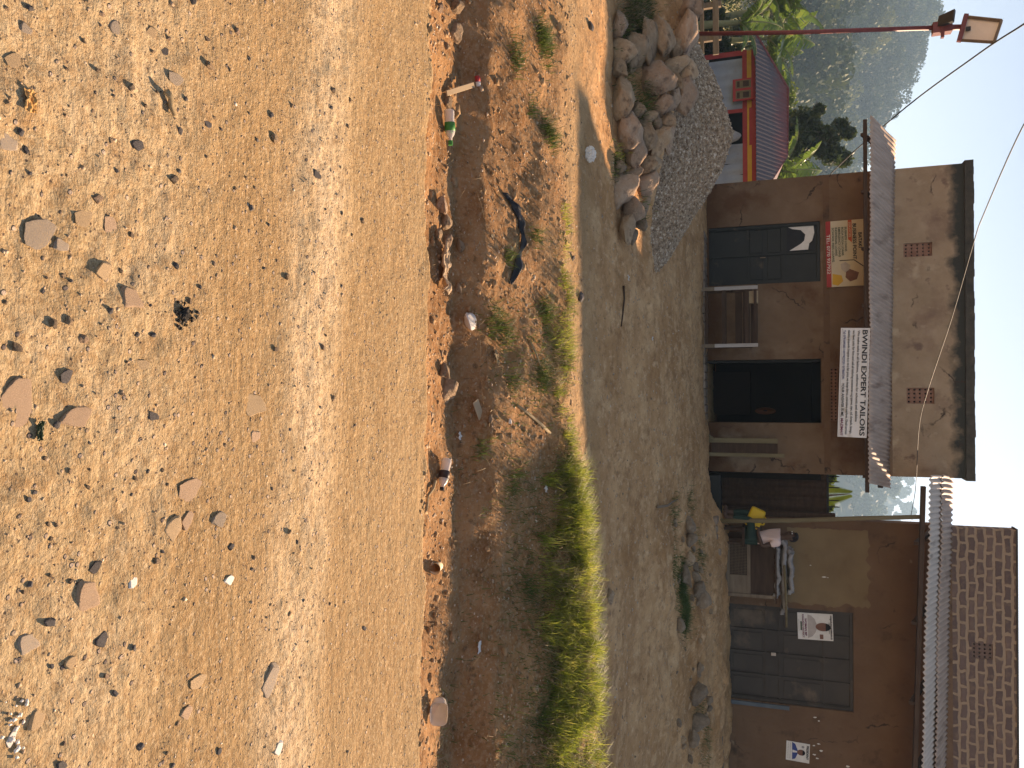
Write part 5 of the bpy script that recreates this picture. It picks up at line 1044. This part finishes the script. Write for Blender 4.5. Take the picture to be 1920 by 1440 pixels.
for v_ in bm.verts: c_ = v_.co.copy(); f_ = 1.1 - .5 * abs(mnoise.noise(c_ * 2.1)) - .35 * abs(mnoise.noise(c_ * 4.3 + Vector((4, 4, 4)))) - .15 * abs(mnoise.noise(c_ * 9 + Vector((1, 4, 7)))); v_.co = Vector((c_.x * .075, c_.y * .055, c_.z * .055)) * f_
me = bpy.data.meshes.new('paper_ball'); bm.to_mesh(me); bm.free(); p = ground_pt(290, 1098); tag(link_mesh('paper_ball', me, 'white_paper', None, p + Vector((0, 0, .035))), 'crumpled white paper ball on the path in front of the stone pile', 'paper')
# black plastic strip along the far side of the ditch
pts = [ground_pt(u, v, .012) for u, v in ((362, 940), (378, 955), (396, 966), (418, 973), (440, 974), (462, 975), (484, 969), (508, 962), (537, 952))]
mb = MB(); wd = [.02, .05, .055, .045, .022, .02, .035, .05, .02]; n = len(pts)
fine = []
for i in range(n - 1):
    for k in range(8): t = k / 8; fine.append((pts[i].lerp(pts[i + 1], t), wd[i] * (1 - t) + wd[i + 1] * t))
for i, (p, w_) in enumerate(fine):
    for j in range(7): s_ = j / 6 - .5; q_ = p + Vector((.1 * w_ * s_, w_ * 1.6 * s_, .03 * mnoise.noise(Vector((i * .12, s_ * 3, 4))) + .02 * math.cos(s_ * 5))); q_.z = max(q_.z, hz(q_.x, q_.y) + .004); mb.v.append(q_)
for i in range(len(fine) - 1):
    for j in range(6): mb.f.append((i * 7 + j, i * 7 + j + 1, (i + 1) * 7 + j + 1, (i + 1) * 7 + j))
o = mb.build('plastic_strip', 'black_plastic', None, None, True); o.modifiers.new('t', 'SOLIDIFY').thickness = .004; tag(o, 'long strip of torn black plastic lying along the ditch', 'plastic strip')
crumple('brown_sack', ground_pt(503, 826, .01), (.30, .13, .07), 'brown_sack', 'crumpled brown sack half buried under the road edge', 'sack', 3, (R(-12), 0, R(-4)), .006)
o = MB().box((0, 0, 0), (.16, .055, .006)).build('cardboard_strip', 'cardboard', None, (0, 0, 0), False, .001); o.location = ground_pt(770, 892, .02); o.rotation_euler = (R(22), R(-6), R(32)); tag(o, 'flat brown cardboard strip lying in the ditch right of the slab', 'cardboard')
crumple('sachet', ground_pt(817, 852, .012), (.05, .035, .015), 'white_paper', 'small white sachet on the near side of the ditch', 'sachet', 5)
crumple('paper_scrap', ground_pt(1212, 888, .012), (.075, .05, .012), 'white_paper', 'white paper scrap in the shaded ditch on the right', 'paper', 6)
crumple('leaf_scrap', ground_pt(670, 925, .012), (.11, .05, .03), 'straw', 'pale dried leaf scrap in the ditch left of the grass', 'leaf', 7, (0, 0, R(40)))
p = ground_pt(152, 884); a, b = p + Vector((-.03, 0, .02)), p + Vector((.035, .02, .02)); pk = empty('battery', p, 'small red and white wrapper roll in the ditch near the split wood', 'wrapper'); lathe([(0, .018), (.55, .018)], a, b).build('red_wrap', 'red_paint', pk, smooth=True); lathe([(.56, .0175), (1, .016)], a, b).build('white_end', 'white_paper', pk, smooth=True)
a, b = ground_pt(176, 829, .02), ground_pt(160, 880, .02); o = MB().bar(a, b, .035, .012).build('wood_splinter', 'cardboard', None, a, False, .002); tag(o, 'split piece of pale wood slanting into the ditch by the wrapper', 'wood')
def stick(name, uv, r0, r1, material, label, up=.012, seed=0):
    pts = [ground_pt(u, v, up + .006 * math.sin(i * 2 + seed)) for i, (u, v) in enumerate(uv)]; tag(MB().tube(pts, list(np.linspace(r0, r1, len(pts))), 7).build(name, material, None, None, True), label, 'stick')
stick('stick', [(902, 811), (915, 804), (930, 799), (945, 795), (957, 792)], .012, .006, 'straw', 'pale bent stick beside the bottle with the dark label', .015)
stick('stick', [(760, 966), (775, 985), (795, 1012), (812, 1025)], .010, .012, 'straw', 'brown dead stalk lying across the grassy bank')
stick('stick', [(640, 990), (665, 1000), (690, 1012), (706, 1022)], .008, .005, 'straw', 'curved dry twig on the grassy bank in the middle')
stick('stick', [(536, 1166), (560, 1167), (590, 1165), (612, 1163)], .012, .006, 'dark_wood', 'thin dark twig on the shaded yard right of the gravel')
stick('stick', [(172, 303), (185, 309), (200, 316), (218, 322)], .010, .006, 'straw', 'split dry stalk lying on the road at the left')
stick('stick', [(950, 1228), (948, 1245), (940, 1258), (936, 1266)], .02, .008, 'grey_wood', 'forked grey branch at the foot of the mound below the gate', .03)
crumple('orange_peel', ground_pt(190, 52, .002), (.05, .028, .012), 'orange_peel', 'orange fruit peel on the front left of the road', 'peel', 11)
crumple('dark_leaf', ground_pt(808, 69, .004), (.045, .016, .012), 'tree_leaf', 'narrow dark leaf standing on the front of the road', 'leaf', 12)
g = np.random.default_rng(3); c0 = ground_pt(592, 340); pp = []
for _ in range(70): a = g.random() * 6.28; r_ = abs(g.normal(0, .018)); pp.append((c0.x + r_ * math.cos(a), c0.y + 1.2 * r_ * math.sin(a), c0.z + .012 * math.exp(-(r_ / .03) ** 2)))
tag(grit('charcoal_heap', pp, .013, 'charcoal', 31, .8), 'small burnt patch of charcoal pieces in the middle of the road', 'charcoal', kind='stuff')
for (u, v, s_, lab) in ((521, 1175, .05, 'crumpled pale blue-white wrapper on the yard below the gravel'), (635, 1219, .04, 'white crumb of plastic on the yard in front of the bench'), (916, 1018, .05, 'white plastic scrap caught in the grass on the bank')): crumple('white_scrap', ground_pt(u, v, .012), (s_, s_ * .8, .03), 'white_paper', lab, 'scrap', u, (0, 0, u))
g = np.random.default_rng(17); pp = [(c.x, c.y, c.z + .004) for c in (ground_pt(1372 + g.normal(0, 26), 26 + g.normal(0, 10)) for _ in range(26))]
tag(grit('quartz_chips', pp, .013, 'stone_white', 33, .8), 'cluster of white quartz chips at the front right of the road', 'chips')

# ------------------------------------------------------------------ GRASS, WEEDS, STRAW
def crest_y(x): return road_edge(np.asarray(x)) + 2.30 - .05 * np.asarray(x)
def roots(n, x0, x1, prof, seed, dens=None):
    g = np.random.default_rng(seed); x = g.uniform(x0, x1, n); y = crest_y(x) + prof(g, x)
    cl = fbm(x * 1.8, y * 1.8, 3, 101)
    k = g.random(n) < np.clip((dens(x) if dens else 1) * (.55 + 1.2 * cl), 0, 1); x, y = x[k], y[k]; return np.stack([x, y, H(x, y) - .01], 1)
d_main = lambda x: np.interp(x, [-1.4, -.6, .1, .8, 1.4, 2.2, 3], [0, .12, .40, .95, 1.9, 2.6, 3])
bank_prof = lambda g, x: g.normal(.12, .20, len(x)) - np.interp(x, [0, 3], [0, .12]) * g.random(len(x))
def tuft_roots(n, x0, x1, prof, seed, dens, per, rad):
    c = roots(n, x0, x1, prof, seed, dens); g = np.random.default_rng(seed + 500); k = np.repeat(np.arange(len(c)), g.integers(per // 3, per, len(c))); rr = rad * (.4 + g.random(len(c)))[k]
    a = g.random(len(k)) * 6.283; q_ = rr * np.sqrt(g.random(len(k))); x = c[k, 0] + q_ * np.cos(a); y = c[k, 1] + q_ * np.sin(a); return np.stack([x, y, H(x, y) - .01], 1)
wedge = lambda g, x: g.normal(.10, .12, len(x)) + np.interp(x, [.3, 1.0, 1.8, 3], [0, .24, .36, .46]) - np.interp(x, [-1, .6, 1.6, 3], [.05, .14, .55, .75]) * g.random(len(x))
go = blades('grass', tuft_roots(1000, -1.4, 4.8, wedge, 41, d_main, 70, .09), .115, .0042, 'grass_blade', .95, None, 1); tag(go, 'bright green grass growing along the crest of the ditch bank', 'grass', kind='stuff')
go = blades('tall_grass', tuft_roots(520, .5, 4.8, wedge, 42, d_main, 60, .06), .21, .0048, 'grass_blade', .85, None, 2, 4); tag(go, 'taller tufts of green grass on the right of the bank', 'grass', kind='stuff')
go = blades('yellow_grass', tuft_roots(420, -.9, 4.8, wedge, 47, d_main, 36, .08), .15, .0040, 'straw', 1.1, None, 12); tag(go, 'yellowed dry blades mixed into the green grass of the bank', 'dry grass', kind='stuff')
go = blades('short_grass', tuft_roots(1300, -1.2, 4.8, lambda g, x: wedge(g, x) - .05, 48, d_main, 50, .12), .06, .0036, 'weed_blade', 1.2, None, 13, 2); tag(go, 'short darker grass under the bright tufts of the bank', 'grass', kind='stuff')
go = blades('weeds', roots(16000, -.6, 4.6, lambda g, x: -.15 - np.abs(g.normal(0, .35, len(x))), 43, lambda x: np.interp(x, [-.6, .4, 2, 4], [.1, .25, .6, .8])), .085, .005, 'weed_blade', .9, None, 3); tag(go, 'darker weeds on the ditch side of the bank', 'weeds', kind='stuff')
go = blades('dry_straw', roots(11000, -4.2, 4.2, lambda g, x: g.normal(-.5, .45, len(x)), 44, lambda x: .28 + 0 * x), .11, .0035, 'straw', 1.5, None, 4, 3, .35); tag(go, 'dry straw and dead stalks scattered in the ditch', 'straw', kind='stuff')
TUFT = [(70, 1012, 300, .15), (85, 1022, 160, .17), (92, 960, 60, .10), (120, 965, 60, .09), (245, 1022, 150, .12), (205, 990, 50, .08), (262, 1030, 90, .1), (600, 920, 110, .12), (612, 935, 90, .12), (583, 1016, 160, .10), (634, 945, 70, .1), (715, 955, 70, .1), (704, 1010, 160, .12), (840, 895, 50, .09), (905, 960, 80, .12), (1100, 985, 90, .14), (480, 950, 60, .08), (440, 1000, 60, .08)]
R_ = []
g = np.random.default_rng(5)
for (u, v, n, r_) in TUFT:
    c = G(u, v); x = c.x + g.normal(0, r_ * .5, n); y = c.y + g.normal(0, r_ * .4, n); R_.append(np.stack([x, y, H(x, y) - .005], 1))
go = blades('grass_tufts', np.concatenate(R_), .12, .0045, 'weed_blade', .8, None, 6); tag(go, 'thin scattered grass tufts on the ditch bank', 'grass', kind='stuff')
# weeds between the stones of the pile and on the veranda bank
R_ = []
for (u, v, n, Yd, r_) in [(20, 1190, 900, 8.25, .22), (45, 1205, 700, 8.3, .2), (70, 1180, 250, 8.1, .12), (100, 1178, 160, 8.05, .1), (205, 1210, 160, 8.25, .1), (190, 1225, 160, 8.3, .1), (300, 1165, 110, 7.95, .08), (325, 1162, 110, 7.95, .08), (160, 1185, 120, 8.05, .09), (395, 1215, 60, 8.4, .08)]:
    c = PY(u, v, Yd); x = c.x + g.normal(0, r_, n); y = c.y + g.normal(0, .12, n); R_.append(np.stack([x, y, np.maximum(H(x, y), c.z - .08 + g.normal(0, .05, n))], 1))
D_ = []
for (u, v, n, Yd) in [(15, 1185, 900, 8.2), (35, 1205, 900, 8.3), (60, 1190, 260, 8.15), (8, 1170, 300, 8.0)]:
    c = PY(u, v, Yd); x = c.x + g.normal(0, .16, n); y = c.y + g.normal(0, .1, n); D_.append(np.stack([x, y, np.maximum(H(x, y), c.z - .1 + g.normal(0, .05, n))], 1))
go = blades('dry_weeds', np.concatenate(D_), .09, .005, 'straw', 1.3, None, 17); tag(go, 'dry olive weeds over the left end of the stone pile', 'weeds', kind='stuff')
go = blades('pile_weeds', np.concatenate(R_), .10, .007, 'weed_blade', 1.1, None, 7); tag(go, 'dusty weeds growing between the heaped stones', 'weeds', kind='stuff')
R_ = []
for (u, v, n, r_) in [(1115, 1278, 1500, .24), (1140, 1285, 1300, .20), (1070, 1262, 160, .16), (960, 1262, 120, .16), (1335, 1310, 160, .12), (1400, 1318, 160, .2), (1040, 1310, 200, .2), (940, 1290, 120, .16)]:
    c = G(u, v); x = c.x + g.normal(0, r_, n); y = c.y + g.normal(0, r_ * .8, n); R_.append(np.stack([x, y, H(x, y) - .01], 1))
go = blades('bank_weeds', np.concatenate(R_), .12, .007, 'weed_blade', 1.1, None, 8); tag(go, 'green weeds among the rocks below the veranda', 'weeds', kind='stuff')
pts = spread(1500, -4.4, 4.6, 3.6, 6.4, 19, lambda x, y, g: (y > road_edge(x) + .15) & (g.random(len(x)) < np.interp(x, [-4, 0, 4], [.35, .5, 1]))); pts[:, 2] += .012
Vv, Ff = leaf_cloud(pts, .035, np.random.default_rng(20), .5); Vv[:, 2] = np.maximum(Vv[:, 2], np.repeat(pts[:, 2], 4) - .006); tag(link_mesh('leaf_litter', np_mesh('leaf_litter', Vv, Ff), 'straw'), 'fallen dry leaves scattered through the ditch', 'leaf litter', kind='stuff')

# ------------------------------------------------------------------ BANANA PLANTS, TREES
def banana(x, y, h, label, seed, n=8, L=2.0):
    g = random.Random(seed); z0 = hz(x, y); root = empty('banana_plant', (x, y, z0), label, 'banana plant', 'banana plants behind the hut')
    top = Vector((x + g.uniform(-.2, .2), y, z0 + h)); MB().tube([(x, y, z0 - .1), Vector((x, y, z0)).lerp(top, .5), top], [.15, .12, .07], 9).build('stem', 'banana_stem', root, smooth=True)
    for i in range(n):
        az = i * 2.4 + g.uniform(-.4, .4); el = g.uniform(.5, 1.35) if i < n - 2 else 1.45; ln = L * g.uniform(.75, 1.15); d = Vector((math.cos(az), math.sin(az), 0)); sd_ = Vector((-d.y, d.x, 0)); w = ln * g.uniform(.13, .17); tear = [g.random() for _ in range(40)]
        mb = MB(); seg = 22; mid = []
        for k in range(seg + 1):
            t = k / seg; out = math.cos(el) * t + .30 * t * t; up = math.sin(el) * t - .55 * t ** 2.4 * (1.3 - el * .5); mid.append(top + d * ln * out + Vector((0, 0, ln * up)))
        for side in (-1, 1):
            for k in range(2, seg):
                t = k / seg; t2 = (k + 1) / seg; gap = .0 if tear[k + (20 if side < 0 else 0) - (20 if k > 19 else 0)] > .35 else .25
                p, p2 = mid[k], mid[k].lerp(mid[k + 1], 1 - gap)
                wf = lambda t: w * math.sin(math.pi * min(1, max(0, (t - .06) / .94)) ** .75) ** .7 if 0 < t < 1 else 0
                dr = .35 + .5 * tear[k]; o1 = sd_ * side * wf(t) - Vector((0, 0, dr * wf(t))); o2 = sd_ * side * wf(min(t2, .999)) - Vector((0, 0, dr * wf(min(t2, .999)))); mb.add([p, p2, p2 + o2, p + o1], [(0, 1, 2, 3)])
        lf = mb.build('leaf', 'banana_leaf', root); MB().tube(mid[:-1], list(np.linspace(.03, .006, len(mid) - 1)), 5).build('midrib', 'banana_stem', lf, smooth=True)
for (u, v, Yd, lab, sd_, n) in [(22, 1448, 27.5, 'banana plant with broad shiny leaves at the far left edge behind the fence', 1, 9), (62, 1440, 30.5, 'banana plant with a bright hanging leaf right beside the red lamp post', 2, 8), (96, 1436, 31, 'banana plant rising behind the left end of the red roof', 3, 8), (-20, 1425, 27, 'banana plant mostly cut off by the left picture edge', 4, 9), (318, 1452, 31, 'banana plant between the red roof and the shop wall', 5, 8), (35, 1385, 25, 'short young banana plant low behind the fence', 6, 8)]:
    p = PY(u, v, Yd); z0 = hz(p.x, p.y); banana(p.x, p.y, max(.6, p.z - z0), lab, sd_, n, 1.7 if Yd < 26 else 2.3)
def tree(name, base, blobs, label, material, leaf, per, seed, flat=1, group=None, trunk=.12, cat='tree'):
    g = np.random.default_rng(seed); base = Vector(base); root = empty(name, base, label, cat, group); P = []
    cen = sum((Vector(b[0]) for b in blobs), Vector()) / len(blobs); fork = base.lerp(cen, .5)
    mb = MB().tube([base - Vector((0, 0, .2)), base.lerp(fork, .5) + Vector((.06, 0, 0)), fork], [trunk, trunk * .8, trunk * .6], 9)
    for (c, r_) in blobs:
        c = Vector(c); P.append(ball(g, int(per * max(.3, r_ ** 2)), c, r_, flat, .25)); mid_ = fork.lerp(c, .55) + Vector((g.normal(0, .12), g.normal(0, .12), .1)); mb.tube([fork, mid_, c], [trunk * .45, trunk * .25, .012], 6)
        for _ in range(4): e = c + Vector(tuple(g.normal(0, .5, 3))) * r_; mb.tube([mid_.lerp(c, .6), e], [.018, .006], 5)
    mb.build('trunk', 'bark', root, smooth=True); P = np.concatenate(P); 
    Vv, Ff = leaf_cloud(P, leaf, g, .5, .3); link_mesh('crown', np_mesh('crown', Vv - np.array(base), Ff), material, root); return root
YT = 32.0; K = px(1530, YT)
bl = [((u, v), r_) for (u, v, r_) in [(225, 1500, 20), (246, 1518, 22), (265, 1500, 22), (234, 1524, 13), (206, 1536, 8), (214, 1530, 5), (262, 1540, 20), (254, 1557, 15), (236, 1577, 12), (250, 1592, 9), (290, 1560, 16), (298, 1582, 12), (285, 1500, 18), (245, 1484, 22), (280, 1538, 14), (226, 1510, 14), (250, 1572, 10)]]
bl = [(PY(u, v, YT + random.uniform(-.3, .3)), r_ * K * 1.38) for ((u, v), r_) in bl]; xb = PY(258, 1480, YT).x
tree('leafy_tree', (xb, YT, hz(xb, YT)), bl, 'dark glossy leaved tree with ragged branches rising behind the red roof', 'tree_leaf', .21, 1500, 3)
for i, (u, v, r_, Yd, lab, mt) in enumerate([(168, 1478, 30, 40, 'rounded bush behind the left part of the red roof ridge', 'bright_leaf'), (212, 1470, 20, 36, 'light green bush behind the red roof left of the dark tree', 'bright_leaf'), (336, 1500, 34, 44, 'rounded tree between the dark tree and the shop wall', 'bright_leaf'), (110, 1455, 38, 46, 'dull green tree behind the banana plants', 'tree_leaf'), (20, 1450, 50, 48, 'dense dark tree behind the banana plants at the left edge', 'tree_leaf'), (300, 1462, 26, 38, 'low green bush by the right end of the red roof', 'bright_leaf'), (70, 1400, 44, 42, 'shadowy bush low behind the rail fence', 'tree_leaf'), (-30, 1390, 60, 38, 'dark bush at the left picture edge behind the fence', 'tree_leaf'), (30, 1345, 34, 26, 'low dark bush between the fence rails and the banana plants', 'tree_leaf'), (88, 1350, 30, 27, 'shaded bush behind the fence next to the hut corner', 'tree_leaf')]):
    k_ = px(v, Yd); c = PY(u, v, Yd); rr = r_ * k_; blobs = [(c + Vector((random.gauss(0, .45), random.gauss(0, .4), random.gauss(-.1, .35))) * rr, rr * random.uniform(.45, .7)) for _ in range(9)]
    tree('bushy_tree', (c.x, Yd, hz(c.x, Yd)), blobs, lab, mt, .16, 620, 20 + i, 1, None, .1)
p = PY(925, 1560, 22); tree('bushy_tree', (p.x, 22, hz(p.x, 22)), [(PY(895, 1556, 22), .16), (PY(950, 1554, 22), .14), (PY(948, 1550, 22.3), .14), (PY(905, 1548, 22), .2)], 'bright green shrub just above the spiked gate', 'bright_leaf', .12, 1400, 50)
# palm frond above the gate
p0_, p1_ = PY(930, 1540, 21), PY(926, 1593, 21); fr = empty('palm', (p0_.x, 21, hz(p0_.x, 21)), 'single feathery palm frond standing up behind the spiked gate', 'palm')
MB().tube([(p0_.x, 21, hz(p0_.x, 21) - .1), p0_, p1_], [.06, .03, .008], 7).build('stem', 'bark', fr); mb = MB()
for i in range(26):
    t = i / 25; c = p0_.lerp(p1_, .2 + .8 * t)
    for s_ in (-1, 1): w = .32 * (1 - .7 * t); mb.add([c, c + Vector((s_ * w * .5, .02, .07)), c + Vector((s_ * w, .0, .06)), c + Vector((s_ * w * .5, -.02, .03))], [(0, 1, 2, 3)])
mb.build('frond', 'bright_leaf', fr)

# ------------------------------------------------------------------ HILLS with their forest
def hill(name, pts, Yr, Yb, zb, seed, mtl='hill_soil', rough=3):
    """pts: ridge line as (u, v) pairs at distance Yr"""
    xs_ = np.array([PY(u, v, Yr).x for u, v in pts]); zs_ = np.array([PY(u, v, Yr).z for u, v in pts]); o_ = np.argsort(xs_); xs_, zs_ = xs_[o_], zs_[o_]
    xx = np.linspace(xs_[0], xs_[-1], 150); tt = np.linspace(0, 1.35, 60); XX, TTt = np.meshgrid(xx, tt)
    ridge = np.interp(xx, xs_, zs_)[None, :]; YY = Yb + (Yr - Yb) * TTt; prof = np.where(TTt < 1, sst(-.08, 1.12, TTt) / sst(-.08, 1.12, np.array(1.0)), 1 - (TTt - 1) * .6)
    ZZ = zb + (ridge - zb) * prof + rough * fbm(XX / 40, YY / 40, 4, seed) * np.clip(TTt * 2, 0, 1) * np.clip(2.2 - 1.2 * TTt, .3, 1)
    ii = np.arange(XX.size).reshape(XX.shape); f = np.stack([ii[:-1, :-1], ii[:-1, 1:], ii[1:, 1:], ii[1:, :-1]], -1).reshape(-1, 4)
    tag(link_mesh(name, np_mesh(name, np.stack([XX, YY, ZZ], -1).reshape(-1, 3), f), mtl, smooth=True), kind='structure')
    def zat(x, y):
        t = (y - Yb) / (Yr - Yb); i = np.clip(np.searchsorted(xx, x), 0, len(xx) - 1); j = np.clip((t / tt[1]).astype(int), 0, len(tt) - 1); return ZZ[j, i]
    return xx, zat
def forest(name, xx, zat, Yr, Yb, n, h, leaf, per, seed, label, ridge_n=60):
    g = np.random.default_rng(seed); x = g.uniform(xx[0], xx[-1], n); y = Yb + (Yr - Yb) * (.03 + 1.0 * g.random(n) ** .8)
    xr = np.linspace(xx[0], xx[-1], ridge_n) + g.normal(0, 1.5, ridge_n); x = np.concatenate([x, xr]); y = np.concatenate([y, Yr * (.97 + .05 * g.random(ridge_n))]); dens = fbm(x / 22, y / 22, 3, seed); k = (dens > -.8) | (np.arange(len(x)) >= n); x, y = x[k], y[k]; z = zat(x, y); P = []
    for i in range(len(x)):
        hh = h * g.uniform(.45, 1.15) * (1.25 if i >= k[:n].sum() else 1); nb = g.integers(3, 7)
        for b in range(nb):
            r_ = hh * g.uniform(.16, .3); c = np.array([x[i] + g.normal(0, hh * .2), y[i] + g.normal(0, hh * .2), z[i] + hh * g.uniform(.35, .95)]); P.append(ball(g, max(6, int(per * (r_ / 1.5) ** 2)), c, r_, .75, .6))
    P = np.concatenate(P); Vv, Ff = leaf_cloud(P, leaf, g, .6, .2); tag(link_mesh(name, np_mesh(name, Vv, Ff), 'hill_leaf'), label, 'forest', kind='stuff')
RIDGE = [(-220, 1655), (-110, 1648), (0, 1648), (50, 1660), (85, 1652), (110, 1624), (150, 1610), (180, 1612), (215, 1596), (250, 1608), (290, 1576), (340, 1535), (420, 1500), (520, 1460)]
xx, zat = hill('hill', RIDGE, 420, 115, -3, 5, rough=9)
forest('hill_forest', xx, zat, 420, 115, 1250, 17, 1.25, 24, 6, 'hazy forest covering the steep hillside on the left', 95)
xx, zat = hill('far_hill', [(560, 1500), (700, 1640), (860, 1650), (905, 1640), (950, 1622), (1000, 1600), (1200, 1560), (1500, 1520)], 570, 320, -6, 8)
forest('far_forest', xx, zat, 570, 320, 500, 15, 2.8, 12, 9, 'pale hazy trees on the farther hill seen through the gap', 70)
xx, zat = hill('distant_hill', [(500, 1560), (700, 1660), (860, 1680), (930, 1676), (1000, 1668), (1250, 1640), (1600, 1560)], 900, 620, -8, 12)
forest('distant_forest', xx, zat, 900, 620, 120, 15, 3.6, 12, 13, 'faint trees along the most distant ridge seen through the gap', 70)

# ------------------------------------------------------------------ HAZE: one closed box of even air round everything
me = bpy.data.meshes.new('haze'); b_ = MB().bb(-860, 860, -95, 1130, -16, 185); me.from_pydata([tuple(v) for v in b_.v], [], b_.f); me.update(); ho = bpy.data.objects.new('haze', me); COL.objects.link(ho); tag(ho, kind='stuff')
HM = bpy.data.materials.new('haze_air'); HM.use_nodes = True; n_ = HM.node_tree.nodes; n_.remove(n_['Principled BSDF']); pv = n_.new('ShaderNodeVolumePrincipled'); pv.inputs['Color'].default_value = (.44, .72, 1, 1); pv.inputs['Density'].default_value = .00075; pv.inputs['Anisotropy'].default_value = .2
HM.node_tree.links.new(pv.outputs[0], n_['Material Output'].inputs['Volume']); me.materials.append(HM)
